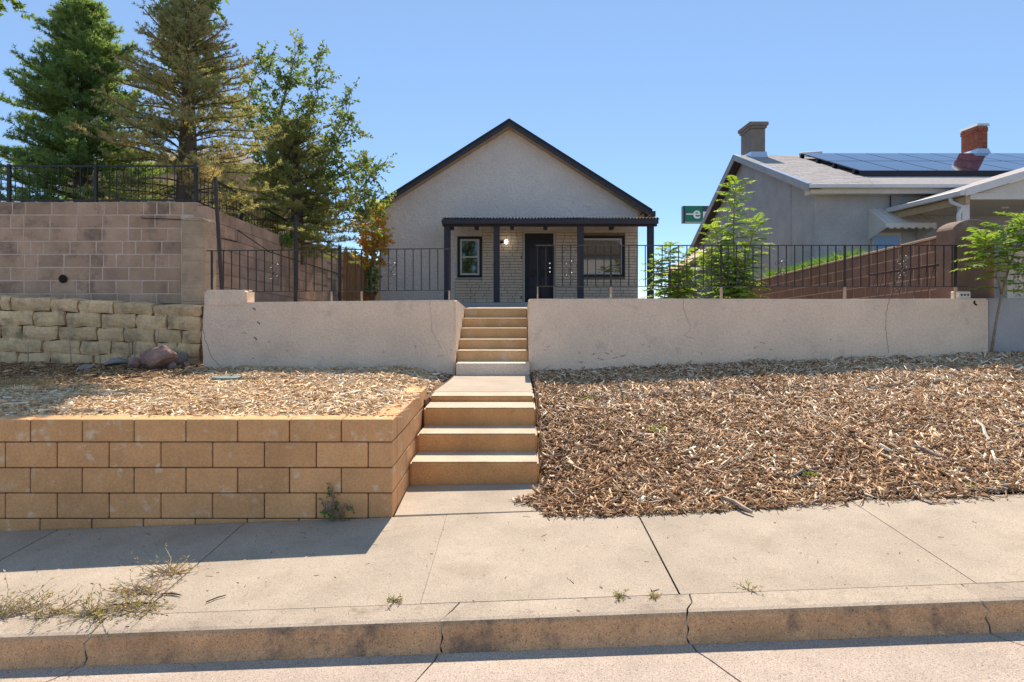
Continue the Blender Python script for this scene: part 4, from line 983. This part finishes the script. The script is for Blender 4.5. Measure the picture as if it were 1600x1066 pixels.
lettering('nterprise', 1.0, (sx0+1.17, 44.93, zc-.30), M['signw'], sg, 'letters', .018)
LH = empty('hillside_house', (-11, 22, 3), 'tan stucco house with white framed windows behind the spruces', 'house')
MB().box(-15, -8.7, 21, 27, 2.8, 6.05).build('wall', M['ltan'], LH)
MB().hexa([(-15.3,20.7,6.05),(-8.4,20.7,6.05),(-8.4,27.3,6.05),(-15.3,27.3,6.05),(-13,24,7.2),(-10.5,24,7.2),(-10.5,24.1,7.2),(-13,24.1,7.2)]).build('roof', M['nchim'], LH)
for (ua, ub, va, vb_) in ((345, 353, 313, 344), (367, 383, 328, 344)):
    wdo = MB().box(PX(ua, 20.97), PX(ub, 20.97), 20.93, 20.997, PZ(vb_, 20.97)-.3, PZ(va, 20.97)).build('window', M['wframe'], LH)
    MB().box(PX(ua, 20.97)+.03, PX(ub, 20.97)-.04, 20.915, 20.928, PZ(vb_, 20.97)-.25, PZ(va, 20.97)-.05).build('pane', M['bluegl'], wdo)
MB().box(-9.9, -9.6, 20.2, 20.5, 2.9, 6.0).build('porch_column', M['ltan'], LH)
OH = empty('house_across_street', (4.5, -18, 0), 'pale house across the street, seen as a reflection in the window', 'house')
MB().box(.5, 10, -26, -18, -.3, 5.5).build('wall', M['opp'], OH)
MB().prism([(0, 5.5), (10.5, 5.5), (5.25, 8.6)], 1, -26.4, -17.6).build('roof', M['nchim'], OH)
for x in (2, 6.6):
    wdo = MB().box(x, x+1.3, -17.995, -17.93, 1.4, 3.1).build('window', M['black'], OH)
    MB().box(x+.08, x+1.22, -17.925, -17.915, 1.5, 3.0).build('pane', M['glass'], wdo)
# ------------------------------------------------------------------ plants
def needle_mesh(name, twigs, per, nl, nw, g, tone_shift):
    # twigs: array (n,7): p0(3), dir*len(3), tone
    n = len(twigs); T = np.repeat(twigs, per, axis=0); m = len(T)
    t = g.uniform(.0, 1, m)[:,None]; d = T[:,3:6]; ln = np.linalg.norm(d, axis=1)[:,None]; u = d/np.maximum(ln, 1e-6)
    p = T[:,:3]+d*t
    r = g.normal(0, 1, (m, 3)); r -= u*(r*u).sum(1)[:,None]; r /= np.linalg.norm(r, axis=1)[:,None]
    a = u*g.uniform(.35, .9, m)[:,None]+r; a /= np.linalg.norm(a, axis=1)[:,None]
    w = np.cross(a, g.normal(0, 1, (m, 3))); w /= np.linalg.norm(w, axis=1)[:,None]
    L = (nl*g.uniform(.6, 1.2, m))[:,None]
    Vv = np.stack([p-w*nw/2, p+w*nw/2, p+a*L], 1).reshape(-1, 3)
    Ff = np.arange(3*m).reshape(-1, 3)
    tone = np.clip(T[:,6]+g.normal(0, .13, m)+tone_shift, 0, 1)
    return np_mesh(name, Vv, Ff, np.repeat(tone, 3))
def spruce(base, zt, R0, zlow, mat, seed, label, nper=30, whorl=.15, up=.15, power=.8, nl=.045, nw=.010, group=None, thin=1.0, fullness=1.0):
    g = np.random.default_rng(seed); rr = random.Random(seed)
    x, y, z0 = base; H_ = zt-zlow
    root = empty('spruce_tree', base, label, 'tree')
    MB().tube([(x, y, z0-.15), (x+.02, y, z0+(zt-z0)*.4), (x, y+.02, zt-.15)], [.11*R0, .07*R0, .008], 8).build('trunk', M['bark'], root)
    br = MB(); tw = []
    z = zlow
    while z < zt-.05:
        t = (z-zlow)/H_
        nb = rr.randint(5, 8) if t < .9 else 4
        a0 = rr.uniform(0, 6.28)
        for k in range(nb):
            an = a0+6.283*k/nb+rr.uniform(-.35, .35)
            Lb = (R0*(1-t)**power+.06)*rr.uniform(.62, 1.12)*(1 if t > .05 else .8)
            el = up+.5*t+rr.uniform(-.2, .2)
            dirv = Vector((math.cos(an)*math.cos(el), math.sin(an)*math.cos(el), math.sin(el)))
            n = max(3, int(Lb/.12)); pts = []; p = Vector((x, y, z+rr.uniform(-.06, .06)))
            tone = rr.gauss(.45, .16)
            d = dirv.copy()
            for q in range(n+1):
                pts.append(p.copy()); p = p+d*(Lb/n); d.z += (.10 if q > n*.5 else -.07)+rr.uniform(-.05, .05); d.x += rr.uniform(-.06,.06); d.y += rr.uniform(-.06,.06); d.normalize()
            br.tube(pts, [.016*(1-i/len(pts))+.004 for i in range(len(pts))], 3, False)
            side = d.cross(Vector((0, 0, 1))).normalized()
            for q in range(1, n+1):
                f = q/n
                if f < .25 and t < .8: continue
                if rr.random() > thin: continue
                for sgn in (-1, 1):
                    lt = (.12+.24*(1-f))*rr.uniform(.6, 1.3)*min(1, Lb/.5+.3)*fullness
                    dv = (d*.75+side*sgn*rr.uniform(.5, .95)+Vector((0, 0, rr.uniform(-.22, .28)))).normalized()*lt
                    tw.append((*pts[q], *dv, tone+rr.gauss(0, .1)+.25*(f-.6)))
                    if lt > .2:
                        for e in (.35, .65):
                            p2 = pts[q]+dv*e; dv2 = (dv.normalized()*.7+side*sgn*-.2+Vector((rr.uniform(-.7,.7), rr.uniform(-.7,.7), rr.uniform(-.3,.5)))).normalized()*lt*.5
                            tw.append((*p2, *dv2, tone+rr.gauss(0, .1)+.15))
                seg_ = (pts[q]-pts[q-1])
                tw.append((*pts[q-1], *(seg_*1.2), tone))
        z += whorl*rr.uniform(.75, 1.25)*(1.1-.45*t)
    tw.append((x, y, zt-.25, 0, 0, .28, .6))
    c = br.build('branches', M['bark'], root)
    me = needle_mesh('needles', np.array(tw), nper, nl, nw, g, 0)
    obj('crown', me, mat, root, (0, 0, 0))
    return len(tw)
na = spruce((PX(130, 13), 13, 3.0), PZ(10, 13), 1.95, 3.15, M['nd1'], 21, 'tall fresh green spruce behind the iron fence on the block wall', 34, .14, .34, .64, .075, .016, fullness=1.3, thin=.85)
nb_ = spruce((PX(292, 11.3), 11.3, 3.0), PZ(2, 11.3), 1.95, 3.10, M['nd2'], 22, 'tall olive brown spruce hanging over the block wall corner', 26, .135, .20, .62, .055, .014, thin=.72, fullness=1.15)
spruce((PX(463, 14.3), 14.3, 2.6), PZ(190, 14.3), 1.70, 2.75, M['nd3'], 23, 'smaller dark spruce rising above the side block wall', 26, .15, .15, .72, .065, .015, thin=.75, fullness=1.2)
def leaf_mesh(name, P0, D, N, L, W, tone):
    # diamond leaf folded along its midrib : 2 triangles pairs -> quad
    D = D/np.linalg.norm(D, axis=1)[:,None]; S = np.cross(D, N); S /= np.maximum(np.linalg.norm(S, axis=1), 1e-6)[:,None]; N2 = np.cross(S, D)
    L = np.asarray(L)[:,None]; W = np.asarray(W)[:,None]
    a = P0; b = P0+D*L*.45+S*W/2+N2*W*.12; c = P0+D*L-N2*L*.08; d = P0+D*L*.45-S*W/2+N2*W*.12
    Vv = np.stack([a, b, c, d], 1).reshape(-1, 3); n = len(P0); b4 = np.arange(n)[:,None]*4
    Ff = np.concatenate([b4+np.array([[0, 1, 2]]), b4+np.array([[0, 2, 3]])])
    return np_mesh(name, Vv, Ff, np.repeat(np.clip(tone, 0, 1), 4))
def rand_unit(g, n):
    v = g.normal(0, 1, (n, 3)); return v/np.linalg.norm(v, axis=1)[:,None]
def leafy_tree(name, label, cat, stems, bmat, lmat, seed, sec=.55, twig=.25, lpt=9, L=.06, W=.032, start=.35, dens=7, jitter=.25, updir=.25, tshift=0, base_r=None):
    g = np.random.default_rng(seed); rr = random.Random(seed)
    base = stems[0][0][0]
    root = empty(name, tuple(base), label, cat)
    tr = MB(); brm = MB(); leaves = []
    for pts, r0, r1 in stems:
        m = len(pts); tr.tube(pts, [r0+(r1-r0)*i/(m-1) for i in range(m)], 7)
        Ls = [(Vector(b)-Vector(a)).length for a, b in zip(pts[:-1], pts[1:])]; tot = sum(Ls)
        nb = int(tot*dens)
        for k in range(nb):
            t = start+(1-start)*(k+rr.random())/nb; s = t*tot; i = 0
            while i < m-2 and s > Ls[i]: s -= Ls[i]; i += 1
            p = Vector(pts[i]).lerp(Vector(pts[i+1]), min(1, s/Ls[i])); ax = (Vector(pts[i+1])-Vector(pts[i])).normalized()
            d = (Vector((rr.gauss(0, 1), rr.gauss(0, 1), rr.gauss(0, .8)+updir)).normalized()+ax*.6).normalized()
            l = sec*rr.uniform(.5, 1.2)*(1.15-.5*t)
            q = [p, p+d*l*.5+Vector((0, 0, rr.uniform(-.03, .05))), p+d*l+Vector((rr.uniform(-.05,.05), rr.uniform(-.05,.05), rr.uniform(-.06, .06)))]
            brm.tube(q, [.009, .006, .003], 3, False)
            tone0 = rr.gauss(.5, .18)+tshift
            nt_ = max(2, int(l/.09))
            for e in range(nt_):
                f = .25+.75*(e+rr.random())/nt_; pp = q[0].lerp(q[2], f)
                dt = (d*.6+Vector((rr.gauss(0, 1), rr.gauss(0, 1), rr.gauss(0, .7)))).normalized(); lt = twig*rr.uniform(.4, 1.1)
                brm.tube([pp, pp+dt*lt], [.0035, .002], 3, False)
                for w in range(lpt):
                    fw_ = (w+.5)/lpt; leaves.append((*(pp+dt*lt*fw_), *dt, tone0))
    tr.build('trunk', bmat, root, smooth=True); brm.build('branches', bmat, root)
    A = np.array(leaves); n = len(A)
    D = A[:,3:6]*.6+rand_unit(g, n)*.9; Nn = rand_unit(g, n)+np.array([0, 0, .5])
    me = leaf_mesh('leaves', A[:,:3], D, Nn, L*g.uniform(.6, 1.25, n), W*g.uniform(.7, 1.2, n), A[:,6]+g.normal(0, .15, n))
    obj('crown', me, lmat, root, (0, 0, 0))
    return n
def st_(pts, d, r0, r1, dj=None):
    return ([tuple(P(u, v, d+(dj[i] if dj else 0))) for i, (u, v) in enumerate(pts)], r0, r1)
ld = leafy_tree('ash_tree', 'slender leafy tree with thin branches against the sky left of the house', 'tree', [
    st_([(432, 402), (425, 290), (431, 200), (452, 125), (462, 82)], 15.3, .06, .008, [0, 0, .1, .2, .1]),
    st_([(425, 300), (448, 240), (480, 190), (497, 150), (492, 105)], 15.3, .035, .006, [0, -.2, -.4, -.5, -.6]),
    st_([(426, 290), (405, 240), (392, 190), (388, 145), (410, 90)], 15.3, .03, .006, [0, .2, .4, .5, .3]),
    st_([(432, 350), (480, 290), (520, 230), (545, 190), (540, 160)], 15.3, .04, .006, [0, .2, .2, .3, .3]),
    st_([(434, 360), (505, 300), (545, 262), (578, 250)], 15.3, .035, .006, [0, -.2, -.5, -.7]),
    st_([(436, 390), (520, 345), (548, 310), (572, 285), (588, 265)], 15.3, .035, .006, [0, .4, .5, .5, .4]),
    st_([(520, 345), (560, 340), (588, 320)], 15.5, .02, .005)],
    M['tbark'], M['lf1'], 31, sec=.74, twig=.31, lpt=10, L=.10, W=.055, start=.22, dens=11)
def T3(*p): return [tuple(q) for q in p]
leafy_tree('added_shade_tree', 'tall leafy tree added behind the spruces to shade the bed, with branch tips hanging beside the green one', 'tree', [  # added tree, crown above view shaped to throw shade on the left bed
    (T3((-7.1,13.7,2.9), (-7.1,13.7,6), (-6.9,13.5,8.6), (-6.2,13.2,10.8)), .16, .03),
    (T3((-6.95,13.6,8.6), (-8.6,13.3,9.2), (-10.0,13.0,9.0), (-10.55,13.0,8.3), (-10.65,13,7.6)), .07, .008),
    (T3((-6.95,13.5,8.5), (-5.4,13.2,9.2), (-4.4,13.0,9.5), (-3.6,12.9,9.4)), .08, .012),
    (T3((-6.9,13.5,8.4), (-5.5,12.9,9.4), (-4.6,12.5,10.2), (-3.9,12.4,10.6)), .07, .012),
    (T3((-6.9,13.4,8.7), (-7.6,12.9,9.9), (-8.0,12.6,11.0)), .07, .012),
    (T3((-6.8,13.4,9.0), (-5.6,14.2,10.4), (-4.6,14.4,11.2)), .06, .012),
    (T3((-6.9,13.5,8.5), (-5.5,14.0,9.2), (-4.2,14.3,9.9), (-3.7,14.3,10)), .06, .012),
    (T3((-6.0,13.2,9.0), (-4.9,13.8,9.1), (-4.1,14.0,9.0)), .05, .012)],
    M['tbark'], M['lf1'], 32, sec=.72, twig=.3, lpt=9, L=.15, W=.095, start=.38, dens=13)
leafy_tree('orange_shrub', 'orange and yellow turning shrub beside the house corner', 'shrub', [
    st_([(578, 450), (572, 400), (566, 365), (560, 345)], 18.1, .03, .006), st_([(578, 430), (584, 390), (588, 350), (584, 320)], 18.1, .03, .006), st_([(580, 420), (590, 395), (592, 370)], 18.1, .02, .005)],
    M['tbark'], M['lf3'], 33, sec=.48, twig=.22, lpt=9, L=.11, W=.075, start=.2, dens=16, tshift=0)
leafy_tree('green_bush', 'round fresh green bush between board fence and house', 'shrub', [
    st_([(578, 478), (575, 450), (572, 425)], 17.9, .02, .005), st_([(582, 478), (584, 450), (588, 425)], 17.9, .02, .005), st_([(580, 478), (580, 440), (581, 418)], 17.9, .02, .005)],
    M['tbark'], M['lf4'], 34, sec=.26, twig=.14, lpt=7, L=.08, W=.05, start=.3, dens=14)
leafy_tree('ivy_clump', 'small bright leafy clump spilling over the side block wall', 'plant', [st_([(436, 392), (440, 378), (446, 372)], 13.0, .01, .004), st_([(440, 392), (448, 380), (452, 374)], 13.0, .01, .004)],
    M['tbark'], M['lf4'], 35, sec=.14, twig=.1, lpt=7, L=.07, W=.045, start=.1, dens=26)
leafy_tree('tree_across_street', 'leafy tree across the street, mirrored in the small porch window', 'tree', [
    ([(-5, -17, -.3), (-4.9, -17, 2.5), (-4.4, -17, 5), (-4.2, -17, 7.5)], .18, .02), ([(-4.9, -17, 2.2), (-3.6, -16.8, 4), (-2.6, -16.6, 5.6)], .09, .02), ([(-4.9, -17, 2.4), (-6, -17.2, 4.4), (-6.6, -17, 6.2)], .09, .02)],
    M['bark'], M['lf4'], 37, sec=1.3, twig=.5, lpt=8, L=.22, W=.14, start=.3, dens=5)
# ailanthus saplings with feathered leaves
def sapling(label, stems, leaves_n, mat, seed, rl=.36, pairs=8, ll=.075, lw=.028, spread=1.0, start=.3, droop=.35, up=.25):
    g = np.random.default_rng(seed); rr = random.Random(seed)
    base = stems[0][0][0]; root = empty('ailanthus_sapling', tuple(base), label, 'sapling')
    tr = MB(); rc = MB(); A = []
    for pts, r0, r1 in stems:
        m = len(pts); tr.tube(pts, [r0+(r1-r0)*i/(m-1) for i in range(m)], 7)
    tot = sum(n for n in leaves_n)
    for (pts, r0, r1), nl in zip(stems, leaves_n):
        Ls = [(Vector(b)-Vector(a)).length for a, b in zip(pts[:-1], pts[1:])]; T = sum(Ls); m = len(pts)
        for k in range(nl):
            t = start+(1-start)*(k+.5)/nl; s = t*T; i = 0
            while i < m-2 and s > Ls[i]: s -= Ls[i]; i += 1
            p = Vector(pts[i]).lerp(Vector(pts[i+1]), min(1, s/Ls[i]))
            an = k*2.4+rr.uniform(-.4, .4)
            L_ = rl*rr.uniform(.7, 1.2)*(1.1-.5*t)*spread
            d = Vector((math.cos(an), math.sin(an), up+.9*max(0, t-.7)*2)).normalized(); q = [p.copy()]
            n = pairs; tone = rr.gauss(.5, .2)
            for e in range(n):
                p = p+d*(L_/n); d.z -= droop/n*1.6; d.normalize(); q.append(p.copy())
                sd = d.cross(Vector((0, 0, 1))).normalized(); upv = sd.cross(d).normalized()
                sc_ = (1-.5*abs((e+.5)/n-.45))
                for sgn in (-1, 1):
                    dv = sd*sgn+d*.45+upv*rr.uniform(-.35, .15)
                    A.append((*p, *dv, *(upv+Vector((rr.gauss(0,.25), rr.gauss(0,.25), rr.gauss(0,.25)))), ll*sc_*rr.uniform(.8, 1.15), lw*rr.uniform(.8, 1.1), tone+rr.gauss(0, .1)))
            A.append((*p, *d, *upv, ll*.8, lw, tone))
            rc.tube(q, [.003]*len(q), 3, False)
    tr.build('trunk', M['stem'], root, smooth=True); rc.build('leaf_stalks', M['lf4'] if False else M['stem'], root)
    A = np.array(A)
    obj('crown', leaf_mesh('leaves', A[:,:3], A[:,3:6], A[:,6:9], A[:,9], A[:,10], A[:,11]), mat, root, (0, 0, 0))
sapling('young ailanthus sapling with feathered leaves against the end of the painted wall', [
    st_([(1549, 550), (1556, 505), (1565, 460), (1577, 418), (1592, 375), (1600, 335)], 8.6, .020, .006),
    st_([(1565, 460), (1556, 425), (1543, 395), (1535, 372)], 8.6, .013, .005, [0, -.1, -.15, -.2]),
    st_([(1577, 418), (1572, 385), (1566, 355)], 8.6, .01, .004, [0, -.05, -.05]),
    st_([(1585, 395), (1605, 370), (1620, 345)], 8.6, .01, .004, [0, .1, .1])], [24, 26, 20, 18], M['lf2'], 41, .40, 10, .105, .042, 1.1, .42)
sapling('tall bright green ailanthus sapling in front of the grey gable', [
    st_([(1150, 480), (1148, 420), (1146, 360), (1148, 310), (1150, 285)], 13, .022, .006),
    st_([(1152, 478), (1165, 420), (1175, 370), (1180, 345)], 13, .015, .005, [0, .1, .2, .2]),
    st_([(1148, 478), (1132, 425), (1122, 380), (1118, 355)], 13, .015, .005, [0, -.1, -.2, -.2]),
    st_([(1150, 478), (1155, 440), (1158, 410)], 12.8, .015, .005), st_([(1146, 476), (1128, 450), (1112, 425), (1106, 405)], 12.9, .012, .004)],
    [64, 50, 50, 44, 34], M['lf2'], 42, .50, 9, .125, .056, 1.0, .10)
sapling('small ailanthus sapling beside the last porch post', [
    st_([(1048, 482), (1046, 430), (1044, 385)], 14, .018, .005), st_([(1052, 482), (1066, 430), (1072, 395)], 14, .014, .005), st_([(1044, 482), (1032, 440), (1028, 410)], 14, .012, .004), st_([(1060, 482), (1075, 450), (1082, 425)], 14, .012, .004)],
    [38, 32, 30, 26], M['lf2'], 43, .48, 8, .135, .06, 1.0, .12)
# grass clump above the brown wall
def tuft(name, label, cat, center, n, h, spread, mat, seed, w=.008, lean=.5, group=None, zfn=None, box=None):
    g = np.random.default_rng(seed)
    if box is None: p = np.stack([center[0]+g.normal(0, spread, n), center[1]+g.normal(0, spread*.6, n), np.full(n, center[2])], -1)
    else: p = np.stack([g.uniform(box[0], box[1], n), g.uniform(box[2], box[3], n), np.full(n, center[2])], -1)
    if zfn is not None: p[:,2] = zfn(p[:,0], p[:,1])
    out = np.stack([g.normal(0, lean, n), g.normal(0, lean, n), np.ones(n)], -1); out /= np.linalg.norm(out, axis=1)[:,None]
    L = (h*g.uniform(.45, 1.2, n))[:,None]; s = np.cross(out, rand_unit(g, n)); s /= np.linalg.norm(s, axis=1)[:,None]
    mid = p+out*L*.55; tip = p+out*L+np.stack([g.normal(0, .25, n), g.normal(0, .25, n), -np.abs(g.normal(0, .25, n))], -1)*L
    Vv = np.stack([p-s*w/2, p+s*w/2, mid+s*w*.4, mid-s*w*.4, tip], 1).reshape(-1, 3)
    b = np.arange(n)[:,None]*5
    Ff = np.concatenate([b+np.array([[0,1,2]]), b+np.array([[0,2,3]]), b+np.array([[3,2,4]])])
    tone = np.repeat(np.clip(g.beta(2, 2, n), 0, 1), 5)
    me = np_mesh(name, Vv-np.array(center), Ff, tone)
    return tag(obj(name, me, mat, None, center), label, cat, group)
tuft('ornamental_grass', 'long green grass growing along the top of the brown wall', 'grass', (6.75, 13.7, 2.10), 7000, .36, .1, M['lf4'], 51, .018, .5, box=(6.55, 7.0, 12.6, 17.0), zfn=lambda x, y: 2.66-.062*(y-9.3)-.08)['kind'] = 'stuff'
# ------------------------------------------------------------------ rocks, cover, weeds, sticks
def rock(name, c, s, mat, seed, label, cat='rock', group=None, rot=0):
    rr = random.Random(seed); bm = bmesh.new(); bmesh.ops.create_icosphere(bm, subdivisions=3, radius=1)
    pl_ = [(Vector((rr.gauss(0,1), rr.gauss(0,1), rr.gauss(0,1))).normalized(), rr.uniform(.55, .85)) for _ in range(9)]
    for v in bm.verts:
        for n_, dd in pl_:
            k = v.co.dot(n_)-dd
            if k > 0: v.co -= n_*k*.92
        v.co += v.co.normalized()*rr.uniform(-.02, .02)
        v.co = Vector((v.co.x*s[0], v.co.y*s[1], v.co.z*s[2]))
    me = bpy.data.meshes.new(name); bm.to_mesh(me); bm.free()
    return tag(obj(name, me, mat, None, c, (0, 0, rot)), label, cat, group)
def gp_(u, v, zf=bedL):   # pixel to the left bed's surface
    d = 8
    for _ in range(20): 
        z = float(zf((u-810)*d/1000, d)); d = (CZ-z)*1000/(v-466)
    return (PX(u, d), d, z)
c = gp_(237, 578); rock('boulder', (c[0], c[1]+.12, c[2]+.15), (.27, .2, .2), M['rockp'], 61, 'large pinkish boulder lying against the foot of the sandstone wall')
rl_ = [(255, 573, .11, .09, 'rockp', 'flat pink slab rock wedged on the right of the boulder'), (278, 570, .12, .08, 'rockg', 'purple grey rock nearest the painted wall'), (265, 578, .07, .05, 'rockg', 'small grey stone in front of the pink slab rock'),
       (206, 575, .08, .06, 'rockp', 'small reddish stone just left of the boulder'), (180, 572, .13, .05, 'rockg', 'flat pale rock left of the boulder'), (288, 575, .05, .04, 'rockp', 'small red stone at the end of the rock pile'), (172, 566, .10, .07, 'rockp', 'pinkish rock pushed against the sandstone wall'),
       (310, 562, .035, .035, 'rockg', 'single small pale pebble by the corner of the painted wall'), (130, 578, .09, .03, 'rockg', 'thin flat stone sunk in the shaded soil')]
for i, (u, v, a, h, m_, lb) in enumerate(rl_):
    c = gp_(u, v); a *= 1.35; h *= 1.5; rock('rock', (c[0], c[1]+.05, c[2]+h*.6), (a, a*.8, h), M[m_], 70+i, lb, 'rock', 'rocks in the pile below the sandstone wall', i)
c = gp_(355, 593.5)
uc = empty('utility_cover', (c[0], c[1], c[2]), 'round grey green utility cover lying in the pale mulch', 'cover')
MB().tube([(c[0], c[1], c[2]-.03), (c[0], c[1], c[2]+.035), (c[0], c[1], c[2]+.042)], [.165, .165, .155], 24).build('lid', M['cover'], uc)
MB().tube([(c[0]+.03, c[1], c[2]+.038), (c[0]+.06, c[1], c[2]+.05)], .012, 6).build('lift_tab', M['cover'], uc)
c = gp_(42, 603); tuft('dry_grass_tuft', 'pale dry grass tuft in the shaded corner of the raised bed', 'grass', (c[0], c[1], c[2]), 420, .17, .17, M['straw'], 81, .004, .9)['kind'] = 'stuff'
tuft('dry_grass_tuft', 'dark little weed tuft on top of the boulder pile', 'weed', (PX(248, 8.95), 8.95, .82), 260, .22, .10, M['lf4'], 82, .010, .7)
for i, (u, v0, v1, dx) in enumerate(((112, 570, 510, -6), (157, 565, 535, -4), (205, 560, 503, -12), (210, 565, 513, 3), (245, 545, 510, 4), (44, 570, 535, 0))):
    tag(MB().tube([P(u, v0+6, 8.95), P(u+dx*.4, (v0+v1)/2, 8.9), P(u+dx, v1, 8.95)], [.007, .006, .003], 4).build('dry_stalk', M['irontan']), ['thin dry stalk leaning alone before the middle of the sandstone wall', 'short dry stalk between the lone stalk and the rocks', 'dry stalk bent furthest towards the street lamp side, left of the boulder', 'upright dry stalk touching the boulder', 'stout tan stalk rising behind the boulder', 'straight dry stalk next to the pale grass tuft'][i].replace(' towards the street lamp side,', ',') , 'stalk', 'dry stalks before the sandstone wall')
wz_ = lambda x, y: SL*(x+.98)+.02*(y-4.98)
def gs(u, v):
    d = 4
    for _ in range(20): z = wz_((u-810)*d/1000, d); d = (CZ-z)*1000/(v-466)
    return (PX(u, d), d, z)
def weed(lb, u, v, n, h, sp, seed, green=.3):
    """wiry low weed: bent stems with short side shoots and a few small leaves, all rooted at one crown"""
    rr = random.Random(seed); c = Vector(gs(u, v))
    root = empty('sidewalk_weed', tuple(c), lb, 'weed')
    def zf(x, y): return SL*(x+.98)-.033 if y < 3.587 else wz_(x, y)
    stm = MB(); A = []
    for k in range(n):
        an = rr.uniform(0, 6.283); l = h*rr.uniform(.5, 1.5); p = c+Vector((rr.uniform(-sp, sp)*.35, rr.uniform(-sp, sp)*.15, 0)); p.z = zf(p.x, p.y)-.003
        d = Vector((math.cos(an)*1.25, math.sin(an)*.8, rr.uniform(.12, .75))).normalized(); q = [p.copy()]
        tone = rr.random()*.55 if rr.random() > green else rr.uniform(.75, 1)
        for e in range(4):
            d = (d+Vector((rr.gauss(0, .22), rr.gauss(0, .22), rr.gauss(-.08, .2)))).normalized(); p = p+d*l/4
            p.z = max(p.z, zf(p.x, p.y)+.003); q.append(p.copy())
            for w in range(rr.randint(1, 3)):
                dv = (d*.7+Vector((rr.gauss(0, .7), rr.gauss(0, .7), rr.gauss(.2, .5)))).normalized()
                A.append((*p, *dv, tone+rr.gauss(0, .1), rr.uniform(.012, .034)))
        stm.tube(q, [.0026, .0022, .0018, .0014, .001], 3, False)
    stm.build('stems', M['irontan'], root)
    A = np.array(A); g = np.random.default_rng(seed)
    obj('leaves', leaf_mesh('leaves', A[:,:3], A[:,3:6], rand_unit(g, len(A)), A[:,7], A[:,7]*.26, A[:,6]), M['dry'], root, (0, 0, 0))
for i, (u, v, n, h, sp, gr, lb) in enumerate(((22, 958, 70, .17, .38, .55, 'green and straw weed clump on the kerb joint with tall stray stems'), (92, 958, 26, .13, .14, .3, 'narrow dry weed sprig next to the largest weed clump'), (150, 960, 48, .13, .24, .6, 'yellow green weed clump at the kerb crack'),
        (208, 952, 52, .11, .30, .25, 'flattened straw coloured weed mat beside the kerb crack'), (222, 925, 46, .15, .25, .15, 'dry tangled weed growing in the sidewalk joint'), (262, 897, 34, .16, .18, .1, 'wispy dry weed at the edge of the wall shadow'),
        (618, 939, 10, .05, .02, .8, 'tiny star shaped green weed on the kerb edge near the long crack'), (970, 932, 12, .035, .04, .7, 'tiny yellow green tuft on the kerb joint'), (1023, 932, 8, .03, .02, .5, 'smallest yellow tuft on the kerb joint by the sidewalk joint'), (1168, 922, 4, .08, .01, .6, 'thin two stemmed weed sprouting from the sidewalk'))):
    weed(lb, u, v, n, h, sp, 100+i, gr)
# weed on the block wall and green sprouts in mulch
leafy_tree('wall_weed', 'dark green weed growing at the foot of the tan block wall', 'weed', [st_([(522, 812), (522, 790), (518, 765)], 4.93, .004, .002), st_([(522, 812), (530, 800), (538, 793)], 4.92, .004, .002), st_([(520, 812), (512, 798), (506, 790)], 4.92, .004, .002)],
    M['lf4'] if False else M['stem'], M['lf4'], 36, sec=.07, twig=.04, lpt=4, L=.025, W=.016, start=.05, dens=55)
def gR(u, v):
    d = 6
    for _ in range(40): z = float(bedR((u-810)*d/1000, d)); d = .5*d+.5*(CZ-z)*1000/(v-466)
    return (PX(u, d), d, z)
for i, (u, v, s, lb) in enumerate(((1262, 742, .05, 'pair of bright green sprouts beside a grey stick in the mulch'), (1515, 760, .03, 'single green sprout near the right sidewalk edge'), (1025, 672, .06, 'yellowish moss like weed patch in the middle of the mulch slope'), (918, 624, .05, 'faint yellow weed patch high on the mulch slope'))):
    c = gR(u, v); tuft('mulch_sprout', lb, 'weed', c, 46, s, s*.8, M['lf2'], 130+i, .012, .8)
sticks = [(1120, 775, 1175, 803, .016, 'irontan', 'long pale split stick at the lower edge of the mulch'), (1525, 655, 1546, 690, .014, 'trim', 'pale curved stick high on the mulch slope'), (1420, 697, 1470, 717, .012, 'rockg', 'grey weathered stick with a broken end'),
          (1432, 727, 1508, 760, .011, 'woodf', 'long reddish brown stick near the right edge'), (1232, 750, 1280, 733, .012, 'rockg', 'grey stick next to the green sprouts'), (1140, 650, 1188, 648, .010, 'bark', 'dark stick lying level on the mulch slope'), (868, 760, 905, 782, .008, 'irontan', 'thin tan stick near the lowest garden step')]
for i, (a, b, c_, d_, r, m_, lb) in enumerate(sticks):
    p, q = Vector(gR(a, b)), Vector(gR(c_, d_)); mid = (p+q)/2; mid.z = float(bedR(mid.x, mid.y))+.02+r
    p.z += .012; q.z += .015
    sd_ = (q-p).cross(Vector((0, 0, 1))).normalized()
    tag(MB().tube([p, p.lerp(mid, .5)+sd_*.012, mid-sd_*.004, mid.lerp(q, .6)+sd_*.01, q], [r*.6, r, r*.9, r, r*.7], 5).build('stick', M[m_]), lb, 'stick')
for i, (a, b, c_, d_, lb) in enumerate(((253, 930, 283, 932, 'short brown twig lying beside the sidewalk weeds'), (322, 943, 353, 932, 'thin curved twig on the sidewalk by the kerb'), (174, 948, 246, 944, 'dark brown bark strip in the weed mat'))):
    p, q = Vector(gs(a, b)), Vector(gs(c_, d_)); p.z += .008; q.z += .008; m_ = (p+q)/2+Vector((0, .012, 0))
    tag(MB().tube([p, m_, q], [.004, .007 if i != 1 else .004, .003], 5).build('twig', M['bark']), lb, 'twig')
print('needles', na, nb_, 'leaves', ld)
